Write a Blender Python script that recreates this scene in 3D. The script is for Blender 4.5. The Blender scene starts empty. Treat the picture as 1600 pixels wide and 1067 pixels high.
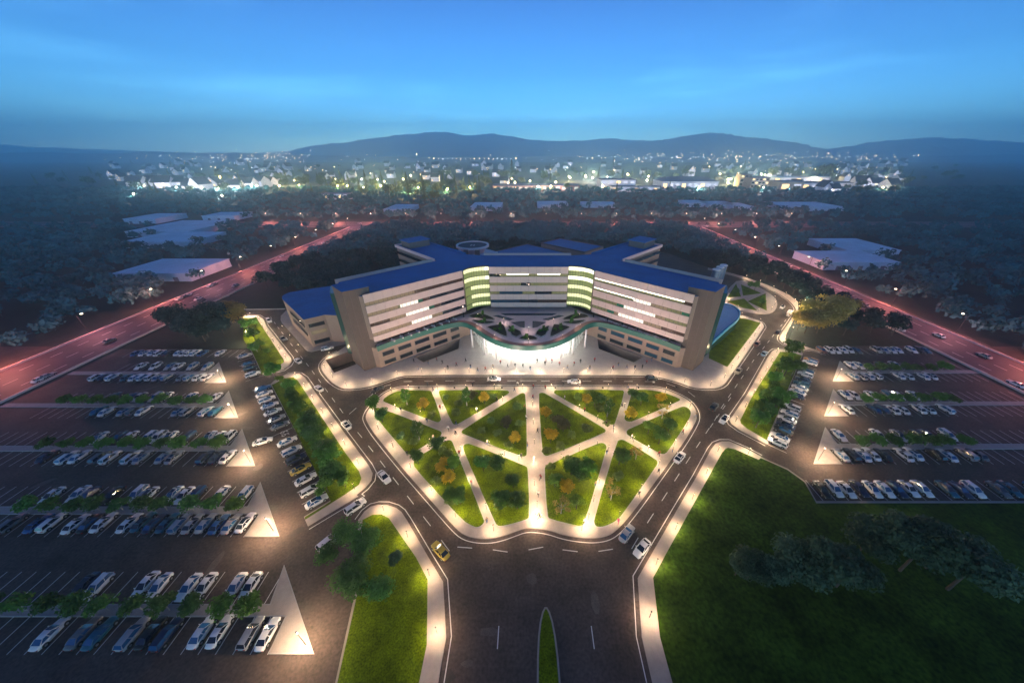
import bpy, math, random
import numpy as np
from mathutils import Vector
from mathutils.geometry import tessellate_polygon
random.seed(7); NR = np.random.default_rng(7)
R = math.radians
sc = bpy.context.scene; COL = sc.collection
# ------------------------------------------------------------------ camera
H = 69.0; F = 522.0; PX, PY, HOR = 826.0, 533.5, 240.0
pitch = math.atan((PY-HOR)/F); SP, CP = math.sin(pitch), math.cos(pitch)
cd = bpy.data.cameras.new('camera'); cam = bpy.data.objects.new('camera', cd); COL.objects.link(cam)
cam.location = (0, 0, H); cam.rotation_euler = (R(90)-pitch, 0, 0)
cd.sensor_width = 36; cd.lens = F/1600*36; cd.shift_x = -(PX-800)/1600
cd.clip_start = .5; cd.clip_end = 60000; sc.camera = cam
# ------------------------------------------------------------------ world: dusk sky
SUN_EL, SUN_ROT = R(12.0), R(180)
w = bpy.data.worlds.new('World'); sc.world = w; w.use_nodes = True
nt = w.node_tree; nt.nodes.clear(); N = nt.nodes.new; L = nt.links.new
sky = N('ShaderNodeTexSky'); sky.sky_type = 'NISHITA'; sky.sun_disc = False
sky.sun_elevation = SUN_EL; sky.sun_rotation = SUN_ROT; sky.ozone_density = 8; sky.air_density = 1.0; sky.dust_density = .1
tc = N('ShaderNodeTexCoord'); mp = N('ShaderNodeMapping'); mp.inputs['Scale'].default_value = (1.2, 1.2, 9)
L(tc.outputs['Generated'], mp.inputs['Vector'])
nz = N('ShaderNodeTexNoise'); nz.inputs['Scale'].default_value = 2.2; nz.inputs['Detail'].default_value = 7; nz.inputs['Roughness'].default_value = .55
L(mp.outputs[0], nz.inputs['Vector'])
cr = N('ShaderNodeValToRGB'); cr.color_ramp.elements[0].position = .50; cr.color_ramp.elements[1].position = .78
L(nz.outputs['Fac'], cr.inputs[0])
tint = N('ShaderNodeMix'); tint.data_type = 'RGBA'; tint.blend_type = 'MULTIPLY'; tint.inputs[0].default_value = 1
tint.inputs[7].default_value = (1.05, 1.32, 1.32, 1); L(sky.outputs[0], tint.inputs[6])
cl = N('ShaderNodeMix'); cl.data_type = 'RGBA'; cl.blend_type = 'MULTIPLY'; cl.inputs[7].default_value = (1.7, 1.45, 1.25, 1)
mm = N('ShaderNodeMath'); mm.operation = 'MULTIPLY'; mm.inputs[1].default_value = .95; L(cr.outputs[0], mm.inputs[0])
L(mm.outputs[0], cl.inputs[0]); L(tint.outputs[2], cl.inputs[6])
sx = N('ShaderNodeSeparateXYZ'); L(tc.outputs['Generated'], sx.inputs[0])   # dusk: glow low down, zenith darker
er = N('ShaderNodeValToRGB'); ce = er.color_ramp; ce.elements[0].position = 0; ce.elements[0].color = (1.45, 1.4, 1.25, 1); ce.elements[1].position = 1; ce.elements[1].color = (.66, .20, .20, 1)
for p_, c_ in ((.05, (1.12, 1.12, 1.02, 1)), (.16, (.60, .58, .60, 1)), (.28, (.52, .38, .44, 1)), (.45, (.74, .27, .27, 1))):
    e_ = ce.elements.new(p_); e_.color = c_
L(sx.outputs[2], er.inputs[0])
el_ = N('ShaderNodeMix'); el_.data_type = 'RGBA'; el_.blend_type = 'MULTIPLY'; el_.inputs[0].default_value = 1; L(cl.outputs[2], el_.inputs[6]); L(er.outputs[0], el_.inputs[7])
bg = N('ShaderNodeBackground'); bg.inputs[1].default_value = .15; L(el_.outputs[2], bg.inputs[0])
wo = N('ShaderNodeOutputWorld'); L(bg.outputs[0], wo.inputs[0])
sl = bpy.data.lights.new('sun', 'SUN'); sl.energy = .04; sl.angle = R(12); sl.color = (1, .8, .75)
so = bpy.data.objects.new('sun', sl); COL.objects.link(so); so.rotation_euler = (R(78), 0, math.pi-SUN_ROT)
sc.view_settings.view_transform = 'Standard'; sc.view_settings.look = 'None'; sc.view_settings.exposure = 1.1
sc.cycles.use_denoising = True; sc.cycles.max_bounces = 6; sc.cycles.diffuse_bounces = 2; sc.cycles.volume_bounces = 2
sc.cycles.transparent_max_bounces = 16; sc.cycles.sample_clamp_indirect = 4; sc.cycles.use_light_tree = True
sc.cycles.caustics_reflective = False; sc.cycles.caustics_refractive = False

# ------------------------------------------------------------------ survey helpers: photo reading -> metres on a level plane
Z = {'P':(0,0,1),'Z1':(200,195,4),'Z2':(600,195,4),'Z3':(1000,195,4),'Z4':(420,340,3.9525),'Z5':(820,340,3.6364),'Z6':(200,460,4.4444),
     'Z7':(200,640,4.4444),'Z8':(1040,640,4.4444),'R1':(1100,440,4.85),'R2':(540,570,3.544),'R3':(820,570,3.544),'C4':(700,400,5.3333),
     'C5':(500,400,5.3333),'C6':(900,400,5.3333),'C7':(590,340,6.6667),'C8':(820,340,6.6667)}
def px(k, x, y): a, b, s = Z[k]; return a+x/s, b+y/s
def ray(x, y):
    u, v = (x-PX)/F, (y-PY)/F
    return u, CP-v*SP, -(SP+v*CP)
def G(x, y, z=0):
    r = ray(x, y); t = (z-H)/r[2]; return (r[0]*t, r[1]*t)
def A(k, x, y, z=0): return G(*px(k, x, y), z)
def AL(k, pts, z=0): return [A(k, x, y, z) for x, y in pts]
def zat(x, y, Y):
    r = ray(x, y); t = Y/r[1]; return r[0]*t, H+r[2]*t

# ------------------------------------------------------------------ materials
MT = {}
def mat(name, c, rough=.8, metal=0, var=.0, scale=1.0, emit=None, es=0, rnd=0, bump=0, spec=.5, fine=0):
    m = bpy.data.materials.new(name); m.use_nodes = True; n = m.node_tree; b = n.nodes['Principled BSDF']
    b.inputs['Roughness'].default_value = rough; b.inputs['Metallic'].default_value = metal; b.inputs['Specular IOR Level'].default_value = spec
    c4 = (*c, 1); b.inputs['Base Color'].default_value = c4
    src = None
    if var:
        t = n.nodes.new('ShaderNodeTexCoord'); z = n.nodes.new('ShaderNodeTexNoise'); z.inputs['Scale'].default_value = scale; z.inputs['Detail'].default_value = 6; z.inputs['Roughness'].default_value = .65
        n.links.new(t.outputs['Object'], z.inputs['Vector'])
        r = n.nodes.new('ShaderNodeValToRGB'); r.color_ramp.elements[0].position = .3; r.color_ramp.elements[1].position = .7
        r.color_ramp.elements[0].color = (*[x*(1-var) for x in c], 1); r.color_ramp.elements[1].color = (*[min(1, x*(1+var)) for x in c], 1)
        n.links.new(z.outputs['Fac'], r.inputs[0]); src = r.outputs[0]
        if fine:
            z2 = n.nodes.new('ShaderNodeTexNoise'); z2.inputs['Scale'].default_value = scale*13; z2.inputs['Detail'].default_value = 4; n.links.new(t.outputs['Object'], z2.inputs['Vector'])
            mr = n.nodes.new('ShaderNodeMapRange'); mr.inputs[1].default_value = .3; mr.inputs[2].default_value = .7; mr.inputs[3].default_value = 1-fine; mr.inputs[4].default_value = 1+fine; n.links.new(z2.outputs['Fac'], mr.inputs[0])
            mx = n.nodes.new('ShaderNodeVectorMath'); mx.operation = 'SCALE'; n.links.new(src, mx.inputs[0]); n.links.new(mr.outputs[0], mx.inputs[3]); src = mx.outputs[0]
        if bump:
            bp = n.nodes.new('ShaderNodeBump'); bp.inputs['Strength'].default_value = bump; n.links.new(z.outputs['Fac'], bp.inputs['Height']); n.links.new(bp.outputs[0], b.inputs['Normal'])
    if rnd:
        o = n.nodes.new('ShaderNodeObjectInfo'); h = n.nodes.new('ShaderNodeHueSaturation')
        if src: n.links.new(src, h.inputs['Color'])
        else: h.inputs['Color'].default_value = c4
        a = n.nodes.new('ShaderNodeMapRange'); a.inputs[3].default_value = 1-rnd; a.inputs[4].default_value = 1+rnd; n.links.new(o.outputs['Random'], a.inputs[0]); n.links.new(a.outputs[0], h.inputs['Value'])
        a2 = n.nodes.new('ShaderNodeMapRange'); a2.inputs[3].default_value = .5-rnd*.05; a2.inputs[4].default_value = .5+rnd*.05; n.links.new(o.outputs['Random'], a2.inputs[0]); n.links.new(a2.outputs[0], h.inputs['Hue'])
        src = h.outputs[0]
    if src: n.links.new(src, b.inputs['Base Color'])
    if emit: b.inputs['Emission Color'].default_value = (*emit, 1); b.inputs['Emission Strength'].default_value = es
    MT[name] = m; return m
def clear_glass(name, c, mixf):
    m = bpy.data.materials.new(name); m.use_nodes = True; n = m.node_tree; n.nodes.clear()
    t = n.nodes.new('ShaderNodeBsdfTransparent'); t.inputs[0].default_value = (*c, 1); g = n.nodes.new('ShaderNodeBsdfGlossy'); g.inputs['Roughness'].default_value = .05
    x = n.nodes.new('ShaderNodeMixShader'); x.inputs[0].default_value = mixf; o = n.nodes.new('ShaderNodeOutputMaterial')
    n.links.new(t.outputs[0], x.inputs[1]); n.links.new(g.outputs[0], x.inputs[2]); n.links.new(x.outputs[0], o.inputs[0]); MT[name] = m; return m
def leafmat(name, c, rnd=.35):
    m = mat(name, c, .6, 0, .35, .9, rnd=rnd, spec=.25)
    n = m.node_tree; b = n.nodes['Principled BSDF']; o = n.nodes['Material Output']
    t = n.nodes.new('ShaderNodeBsdfTranslucent'); x = n.nodes.new('ShaderNodeMixShader'); x.inputs[0].default_value = .3
    n.links.new(b.inputs['Base Color'].links[0].from_socket, t.inputs[0])
    n.links.new(b.outputs[0], x.inputs[1]); n.links.new(t.outputs[0], x.inputs[2]); n.links.new(x.outputs[0], o.inputs[0])
    return m
mat('earth', (.016, .024, .020), .95, 0, .5, .05)
mat('forest_floor', (.012, .018, .012), .95, 0, .5, .3)
mat('asphalt', (.094, .068, .057), .75, 0, .30, .16, bump=.05, fine=.28, spec=.2)
mat('highway_asphalt', (.07, .05, .062), .7, 0, .2, .2)
mat('pavement', (.35, .30, .27), .75, 0, .12, .6)
mat('plaza_stone', (.42, .37, .34), .6, 0, .10, .5)
mat('deck_stone_lit', (.66, .54, .54), .7, 0, .08, .5)  # paler copy of the plaza stone, soft deck lighting put into the colour
mat('kerb', (.36, .34, .33), .8, 0, .1, 2)
mat('grass', (.096, .142, .002), .95, 0, .45, .30, bump=.3, spec=.08, fine=.5)
mat('shade_toned_grass', (.034, .068, .006), .95, 0, .6, .12, bump=.3, spec=.08, fine=.5)  # darkened lawn grass, the shade is put into the colour
mat('line_paint', (.7, .68, .66), .6)
mat('roof_blue', (.001, .125, .37), .65, 0, .2, .12, fine=.12)
mat('band', (.52, .40, .365), .65, 0, .05, .4)
mat('tower_stone', (.115, .080, .068), .75, 0, .08, .5)
mat('wall_tan', (.30, .21, .165), .8, 0, .08, .6)
mat('joint', (.16, .13, .12), .9)
mat('fascia_green', (.012, .105, .085), .45)
mat('stair_glass', (.015, .06, .055), .2)
mat('dark_glass', (.015, .02, .03), .08, spec=.8)
mat('brown_glass', (.05, .025, .02), .15)
mat('blue_glass', (.012, .05, .09), .12)
mat('green_pane', (.01, .12, .07), .25)
mat('lit_white', (.5, .48, .42), .4, emit=(1, .88, .72), es=.50)
mat('lit_tan', (.14, .10, .06), .4, emit=(.85, .62, .36), es=.06)
mat('lit_olive', (.08, .085, .035), .4, emit=(.55, .52, .2), es=.07)
mat('lit_line', (.8, .8, .7), .4, emit=(1, .95, .72), es=2.2)
mat('lit_corner', (.6, .6, .3), .4, emit=(.95, .95, .48), es=.48)
mat('lit_corner_white', (.6, .6, .3), .4, emit=(1, 1, .7), es=1.0)
mat('corner_spandrel', (.20, .24, .10), .15, emit=(.55, .65, .16), es=.09)
mat('dark_metal', (.03, .03, .035), .4, .6)
mat('white_paint', (.75, .73, .72), .5)
mat('red_deck', (.36, .20, .17), .8, 0, .1, .8)
mat('soil', (.02, .018, .012), .95, 0, .4, 1)
mat('water_dark', (.05, .06, .08), .1)
mat('hall_white', (.85, .84, .82), .6)
mat('lamp_glow', (1, .9, .7), .5, emit=(1, .82, .55), es=6)
mat('hall_glow', (1, 1, 1), .5, emit=(1, .97, .92), es=4)
mat('pink_rim', (.75, .55, .52), .6)
mat('helideck', (.03, .035, .05), .7)
mat('pale_block', (.50, .66, .78), .8, 0, .14, .08)
mat('cyan_edge', (.05, .33, .5), .4)
mat('silo_metal', (.08, .16, .30), .35, .5)
mat('bark', (.06, .045, .035), .9, 0, .3, 3)
mat('pale_bark', (.35, .32, .28), .8, 0, .3, 3)
mat('rubber', (.012, .012, .013), .8)
mat('rim', (.4, .4, .42), .35, .8)
mat('car_glass', (.012, .016, .03), .08, spec=.8)
mat('car_glass_blue', (.02, .08, .19), .1, spec=.8)
mat('headlamp', (.8, .82, .85), .15)
mat('taillamp', (.35, .01, .01), .25)
for n_, c_ in dict(white=(.72,.70,.69), silver=(.34,.33,.34), grey=(.13,.13,.14), black=(.012,.012,.014), blue=(.02,.09,.24), teal=(.015,.10,.15), taxi=(.50,.36,.05), cream=(.42,.36,.27), paleblue=(.16,.30,.42), navy=(.012,.02,.06), brown=(.16,.06,.04), orange=(.45,.17,.03)).items():
    mat('car_paint_'+n_, c_, .3, .0, spec=.6)
leafmat('leaf_dark', (.075, .165, .028)); leafmat('leaf_mid', (.075, .17, .018)); leafmat('leaf_light', (.13, .24, .022)); leafmat('leaf_yellow', (.66, .44, .02), .15)
leafmat('leaf_olive', (.36, .26, .065)); leafmat('leaf_forest', (.012, .044, .044)); leafmat('leaf_brown', (.085, .070, .025)); leafmat('leaf_grey', (.045, .092, .050)); leafmat('leaf_city', (.085, .11, .030)); leafmat('leaf_bush', (.15, .22, .045), .3)
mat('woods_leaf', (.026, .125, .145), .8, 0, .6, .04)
mat('skin', (.42, .26, .19), .6); mat('hair', (.02, .015, .012), .7)
for n_, c_ in dict(dark=(.02,.02,.025), white=(.6,.58,.56), red=(.3,.03,.03), blue=(.05,.10,.25), pink=(.5,.04,.2), tan=(.25,.18,.12)).items(): mat('cloth_'+n_, c_, .85)
mat('house_white', (.72, .72, .78), .8, rnd=.15); mat('house_cream', (.45, .40, .34), .8); mat('house_roof', (.05, .05, .075), .85, 0, .2, .5); mat('mall_pink', (.45, .25, .22), .8); mat('office_tan', (.38, .33, .28), .8); mat('mall_roof', (.16, .17, .24), .8)
mat('house_window', (.3, .3, .35), .3, emit=(.85, .85, 1), es=.4); mat('house_window_warm', (.5, .4, .2), .3, emit=(1, .62, .25), es=1.2)
mat('hill', (.075, .15, .20), .95, 0, .35, .002)  # lightened and blued, distance haze partly put into the colour
mat('city_light', (1, .8, .5), .5, emit=(1, .62, .26), es=13); mat('city_light_white', (1, 1, 1), .5, emit=(.85, .92, 1), es=9)
mat('facade_sheet', (.5, .5, .5), .6)
clear_glass('hall_glass', (.93, .97, .96), .07)

# ------------------------------------------------------------------ mesh builder
def ccw(p):
    a = sum(p[i][0]*p[(i+1) % len(p)][1]-p[(i+1) % len(p)][0]*p[i][1] for i in range(len(p)))
    return list(p) if a > 0 else list(p)[::-1]
class MB:
    def __init__(s): s.v = []; s.f = []; s.m = []
    def add(s, v, f, mi=0):
        o = len(s.v); s.v += [tuple(q) for q in v]; s.f += [tuple(o+i for i in q) for q in f]; s.m += [mi]*len(f); return s
    def box(s, cx, cy, z0, sx, sy, sz, rot=0, mi=0):
        c, q = math.cos(rot), math.sin(rot); v = []
        for z in (z0, z0+sz):
            for a, b in ((-1,-1),(1,-1),(1,1),(-1,1)):
                x, y = a*sx/2, b*sy/2; v.append((cx+x*c-y*q, cy+x*q+y*c, z))
        return s.add(v, [(3,2,1,0),(4,5,6,7),(0,1,5,4),(1,2,6,5),(2,3,7,6),(3,0,4,7)], mi)
    def prism(s, p, z0, z1, side=0, top=None, bottom=True):
        p = ccw(p); n = len(p); v = [(x, y, z0) for x, y in p]+[(x, y, z1) for x, y in p]
        s.add(v, [(i, (i+1) % n, n+(i+1) % n, n+i) for i in range(n)], side)
        s.add([(x, y, z1) for x, y in p], [tuple(range(n))], side if top is None else top)
        if bottom: s.add([(x, y, z0) for x, y in p], [tuple(range(n))[::-1]], side)
        return s
    def sheet(s, p, z, holes=(), mi=0):
        if not holes: return s.add([(x, y, z) for x, y in ccw(p)], [tuple(range(len(p)))], mi)
        loops = [[Vector((x, y, 0)) for x, y in q] for q in [ccw(p)]+[ccw(h)[::-1] for h in holes]]
        allv = [v for l in loops for v in l]; tr = tessellate_polygon(loops); fs = []
        for a, b, c in tr:
            A_, B_, C_ = allv[a], allv[b], allv[c]
            fs.append((a, b, c) if (B_-A_).cross(C_-A_).z > 0 else (c, b, a))
        return s.add([(v.x, v.y, z) for v in allv], fs, mi)
    def ribbon(s, p, wd, z0, z1, closed=False, mi=0, off=0.0):   # a wall of thickness wd along a polyline (left side is +)
        a = offset(p, off, closed); b = offset(p, off+wd, closed); n = len(p); v = []
        for i in range(n): v += [(a[i][0], a[i][1], z0), (b[i][0], b[i][1], z0), (b[i][0], b[i][1], z1), (a[i][0], a[i][1], z1)]
        f = []
        for i in range(n if closed else n-1):
            o, q = 4*i, 4*((i+1) % n)
            for k in range(4): f.append((o+k, o+(k+1) % 4, q+(k+1) % 4, q+k))
        if not closed: f += [(3,2,1,0), (4*n-4, 4*n-3, 4*n-2, 4*n-1)]
        return s.add(v, f, mi)
    def tube(s, p0, p1, r0, r1, n=8, mi=0, cap=True):
        p0, p1 = Vector(p0), Vector(p1); d = (p1-p0).normalized(); u = d.orthogonal().normalized(); q = d.cross(u); v = []
        for p, r in ((p0, r0), (p1, r1)):
            for i in range(n):
                a = 2*math.pi*i/n; v.append(p+u*math.cos(a)*r+q*math.sin(a)*r)
        f = [(i, (i+1) % n, n+(i+1) % n, n+i) for i in range(n)]
        if cap: f += [tuple(range(n))[::-1], tuple(range(n, 2*n))]
        return s.add(v, f, mi)
    def mesh(s, name, mats, smooth=False):
        me = bpy.data.meshes.new(name); me.from_pydata(s.v, [], s.f)
        for m in mats: me.materials.append(MT[m])
        me.polygons.foreach_set('material_index', s.m)
        if smooth: me.polygons.foreach_set('use_smooth', [True]*len(me.polygons))
        me.update(); return me
    def build(s, name, mats, parent=None, smooth=False):
        if isinstance(mats, str): mats = [mats]
        return put(name, s.mesh(name, mats, smooth), parent)
def put(name, me, parent=None, loc=None, rz=None, m=None, label=None):
    o = bpy.data.objects.new(name, me); COL.objects.link(o)
    if parent: o.parent = parent
    if loc: o.location = loc
    if rz is not None: o.rotation_euler.z = rz
    if m: o.material_slots[0].link = 'OBJECT'; o.material_slots[0].material = MT[m]
    if label: o['label'] = label
    return o
def tag(o, label, cat=None, group=None, kind=None):
    if label: o['label'] = label
    if cat: o['category'] = cat
    if group: o['group'] = group
    if kind: o['kind'] = kind
    return o
def thing(name, label, cat, loc=(0,0,0), rz=0, group=None):
    o = bpy.data.objects.new(name, None); COL.objects.link(o); o.location = loc; o.rotation_euler.z = rz; o.empty_display_size = .5
    return tag(o, label, cat, group)
def struct(o, label=None): return tag(o, label, None, None, 'structure')
def offset(p, d, closed=False):
    n = len(p); out = []
    for i in range(n):
        a = p[i-1] if (closed or i > 0) else None; b = p[i]; c = p[(i+1) % n] if (closed or i < n-1) else None
        def nrm(u, v):
            dx, dy = v[0]-u[0], v[1]-u[1]; l = math.hypot(dx, dy) or 1; return (-dy/l, dx/l)
        if a is None: m = nrm(b, c); k = 1
        elif c is None: m = nrm(a, b); k = 1
        else:
            n1, n2 = nrm(a, b), nrm(b, c); mx, my = n1[0]+n2[0], n1[1]+n2[1]; l = math.hypot(mx, my) or 1; m = (mx/l, my/l); k = 1/max(.4, m[0]*n1[0]+m[1]*n1[1])
        out.append((b[0]+m[0]*d*k, b[1]+m[1]*d*k))
    return out
def chaikin(p, it=2, closed=False):
    for _ in range(it):
        q = [] if closed else [p[0]]
        for i in range(len(p) if closed else len(p)-1):
            a, b = p[i], p[(i+1) % len(p)]
            q += [(a[0]*.75+b[0]*.25, a[1]*.75+b[1]*.25), (a[0]*.25+b[0]*.75, a[1]*.25+b[1]*.75)]
        if not closed: q.append(p[-1])
        p = q
    return p
def mir(p): return [(-x, y) for x, y in p[::-1]]
def walk(p, step, start=0):   # points every step metres along a polyline with heading
    out = []; d = start
    for a, b in zip(p, p[1:]):
        l = math.hypot(b[0]-a[0], b[1]-a[1]); h = math.atan2(b[1]-a[1], b[0]-a[0])
        while d <= l: out.append((a[0]+(b[0]-a[0])*d/l, a[1]+(b[1]-a[1])*d/l, h)); d += step
        d -= l
    return out
def inside(x, y, p):
    c = False; j = len(p)-1
    for i in range(len(p)):
        if (p[i][1] > y) != (p[j][1] > y) and x < (p[j][0]-p[i][0])*(y-p[i][1])/(p[j][1]-p[i][1])+p[i][0]: c = not c
        j = i
    return c
ONES = 'first second third fourth fifth sixth seventh eighth ninth tenth eleventh twelfth thirteenth fourteenth fifteenth sixteenth seventeenth eighteenth nineteenth'.split()
TENS = {2:'twent',3:'thirt',4:'fort',5:'fift',6:'sixt',7:'sevent',8:'eight',9:'ninet'}
def nth(i):   # 1-based
    if i > 99: return 'hundred and '+nth(i-100) if i > 100 else 'hundredth'
    if i < 20: return ONES[i-1]
    t, u = divmod(i, 10); return TENS[t]+('ieth' if u == 0 else 'y-'+ONES[u-1])

# ================================================================== SETTING: ground
pitR = [(28.4,116.5),(39.8,106.4),(44.6,110.4),(29.4,124.8)]; pitL = mir(pitR)
pitT = [A('Z4',350,880),A('Z4',405,960),A('Z4',545,905),(-70.4,113.9),(-71.4,114.6)]
pits = [pitR, pitL, pitT]
struct(MB().sheet([(-9800,-60),(9800,-60),(9800,6850),(-9800,6850)], -.30, pits).build('ground', 'earth'))
asph = [(-320,9),(320,9),(320,118.5),(190,118.5),(190,262),(55,262),(55,150),(-62,150),(-62,178),(-166,178),(-166,118.5),(-320,118.5)]
struct(MB().sheet(asph, 0, pits).build('road', 'asphalt'))
for pt in pits:
    p = ccw(pt); m = MB(); m.ribbon(p[::-1], .3, -4.6, -.02, True, 0, 0.0); struct(m.build('retaining_wall', 'wall_tan'))
    struct(MB().sheet(p, -4.5).build('courtyard_floor', 'asphalt'))
KERBS = []
def pave(name, p, z=.14, m='pavement', z0=-.1): return struct(MB().prism(p, z0, z, 0, 0, False).build(name, m))
# garden island
ring = AL('R2', [(330,122),(270,135),(220,155),(175,195),(130,245),(112,280),(112,305),(150,370),(230,470),(330,590),(450,725),(560,850),(620,915),(660,945),(720,962),(800,965),(870,950),(935,926)]) + \
       AL('R3', [(0,905),(60,905),(130,915),(220,945),(320,960),(400,962),(470,945),(520,905),(570,850),(640,760),(720,650),(800,540),(880,430),(940,330),(955,290),(945,245),(915,205),(870,175),(800,145),(740,128),(680,122)])
ring = chaikin(ring, 2, True); KERBS.append((ring, True, ring))
pave('garden_path', ring)
LAWNS = {}
for nm, k, p in [('L1','R2',[(205,195),(245,165),(300,143),(465,143),(480,155),(532,300),(520,320),(500,320),(215,210)]),
    ('L2','R2',[(515,150),(530,142),(890,142),(908,150),(900,165),(625,330),(605,335),(590,325),(518,165)]),
    ('L3','R2',[(640,375),(650,360),(960,165),(985,155),(998,170),(1005,495),(995,508),(975,510),(650,385)]),
    ('L4','R2',[(160,240),(190,240),(520,365),(535,380),(525,400),(370,490),(345,498),(330,485),(190,320),(165,280),(158,255)]),
    ('L5','R2',[(375,545),(385,520),(550,425),(575,417),(590,425),(600,450),(768,860),(765,880),(740,900),(715,900),(650,865),(500,700),(385,575)]),
    ('L6','R2',[(650,455),(660,440),(690,438),(995,560),(1010,575),(1018,845),(1000,860),(870,895),(840,893),(825,870),(655,480)]),
    ('L7','R3',[(75,165),(90,155),(115,160),(435,350),(450,365),(440,380),(130,507),(110,505),(97,490)]),
    ('L8','R3',[(160,150),(175,140),(540,140),(552,155),(500,325),(490,335),(470,332),(165,165)]),
    ('L9','R3',[(595,150),(610,140),(690,140),(770,155),(850,185),(862,195),(850,205),(600,315),(570,318),(550,305),(553,285)]),
    ('L10','R3',[(560,370),(580,355),(860,235),(890,233),(915,250),(920,275),(905,310),(790,485),(770,497),(750,495),(570,395)]),
    ('L11','R3',[(108,575),(120,560),(400,438),(430,433),(450,445),(453,465),(330,880),(315,893),(290,893),(140,855),(125,840)]),
    ('L12','R3',[(510,425),(530,415),(555,420),(725,525),(735,540),(730,560),(540,830),(500,870),(440,897),(400,900),(385,885),(382,860)])]:
    LAWNS[nm] = AL(k, p)
    q = chaikin(LAWNS[nm], 1, True)
    struct(MB().prism(q, .1, .20, 0, 0, False).build('lawn', 'grass'))
    struct(MB().ribbon(ccw(q), -.22, .1, .24, True).build('lawn_kerb', 'kerb'))
# plaza round the hospital
pl = AL('Z4', [(430,825),(380,850),(340,880),(320,910),(330,950),(380,1010),(430,1045),(480,1060),(600,1050),(700,1020),(780,990),(860,972)]) + \
     AL('Z5', [(0,895),(650,895),(760,905),(870,935),(950,965),(1020,972),(1090,970)]) + AL('R1', [(150,785),(180,745),(455,350),(452,328),(430,305),(340,275),(270,255)])
kerb_plaza = chaikin(pl, 1); KERBS.append((kerb_plaza, False, kerb_plaza+[(80,150),(-72,128)]))
lawnR = [(69.6,109.3)]+AL('Z5', [(1150,850),(1340,600),(1250,575)])+[(98,146),(80,130)]
struct(MB().sheet(kerb_plaza+[(80,150),(40,128),(-40,128),(-72,128)], .14, pits).build('plaza', 'plaza_stone'))
struct(MB().ribbon(kerb_plaza, .25, -.05, .145).build('plaza_kerb', 'kerb'))
struct(MB().prism(lawnR, .1, .22, 0, 0, False).build('lawn', 'grass'))
# left planting belts
lot_edge_l = [(-113.5,109.8),(-110.4,114.1),(-95.4,98.7)]
b1k = AL('Z6', [(1010,605),(1060,575),(1100,555),(1150,550),(1190,552),(1230,580),(1265,630)])+AL('R2', [(0,385),(130,560),(150,600),(143,640),(110,680),(60,720)])+AL('Z7', [(1600,602),(1250,810)])
belt1 = b1k+AL('Z7', [(1222,745),(1405,632),(1180,180)])+AL('Z6', [(990,625)])
KERBS.append((b1k[2:], False, belt1)); pave('pavement', belt1)
struct(MB().prism(AL('Z6', [(1015,625),(1085,585),(1150,577),(1180,600)])+AL('R2', [(0,490),(75,590),(88,630),(75,665),(0,717)])+AL('Z7', [(1232,765),(1228,750),(1410,640),(1185,190)])+AL('Z6', [(1000,630)]), .1, .20, 0, 0, False).build('lawn', 'grass'))
b2k = AL('Z6', [(800,142),(850,146),(905,148),(940,170),(960,220),(1130,440),(1137,465),(1120,495),(1080,522),(935,556)])
KERBS.append((b2k, False, b2k+AL('Z6', [(905,500),(855,395),(800,300)])))
struct(MB().prism(b2k+AL('Z6', [(905,500),(855,395),(800,300)]), -.1, .14, 0, 0, False).build('pavement', 'pavement'))
struct(MB().prism(AL('Z6', [(800,165),(895,165),(915,200),(1080,450),(1085,470),(1060,490),(932,548),(865,403),(800,310)]), .1, .20, 0, 0, False).build('lawn', 'grass'))
# pavement round the annex
struct(MB().prism(AL('Z6', [(1100,112),(1062,150),(1060,180),(1070,200),(1232,382),(1250,396),(1275,400),(1510,345)])+[(-72,132),(-80,172)], -.1, .14, 0, 0, False).build('pavement', 'pavement'))
# right belts
b3k = AL('R1', [(750,545),(600,520),(560,515),(535,517),(515,530),(480,580),(330,850),(215,1020)])+AL('Z8', [(441,70),(455,100),(510,140),(700,240)])
KERBS.append((b3k, False, b3k+AL('Z8', [(712,235),(795,5)])+AL('R1', [(745,560)])))
pave('pavement', b3k+AL('Z8', [(712,235),(795,5)])+AL('R1', [(745,560)]))
struct(MB().prism(AL('R1', [(740,562),(640,535),(575,535),(360,880),(275,1050)])+AL('Z8', [(515,60),(520,95),(560,130),(698,212),(785,10)]), .1, .20, 0, 0, False).build('lawn', 'grass'))
b4k = AL('Z5', [(1040,296),(1140,320),(1240,345),(1400,410),(1480,455),(1530,500),(1545,530),(1500,600),(1448,675),(1448,700),(1480,725),(1600,752)])+AL('R1', [(800,515),(925,550)])
b4o = AL('R1', [(870,525),(720,478),(640,458),(614,440),(622,400),(715,225)])+AL('Z5', [(1552,480),(1500,440),(1400,393),(1240,335),(1140,308),(1040,286)])
KERBS.append((chaikin(b4k,1), False, chaikin(b4k, 1)+b4o)); pave('pavement', chaikin(b4k, 1)+b4o)
struct(MB().prism(AL('R1', [(925,552),(870,528),(720,480),(640,460),(616,440),(624,400),(717,225)])+AL('Z5', [(1554,480),(1502,438),(1402,391),(1242,333),(1142,306),(1042,284)])+[(95,300),(163,370),(163,119),(130,119)], -.1, .10, 0, 0, False).build('woodland_floor', 'forest_floor'))
# dark park island behind the right tower
isl = AL('Z5', [(1140,420),(1220,345),(1330,395),(1420,450),(1437,490),(1425,525),(1400,545),(1350,552),(1220,530),(1140,510)])
pave('pavement', chaikin(isl, 1, True))
for p in ([(1150,455),(1200,378),(1228,450)],[(1228,382),(1330,425),(1340,432),(1240,445)],[(1265,478),(1368,432),(1374,530)],[(1150,478),(1245,462),(1320,530),(1240,515)]):
    struct(MB().prism(AL('Z5', p), .1, .2, 0, 0, False).build('lawn', 'grass'))
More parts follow.
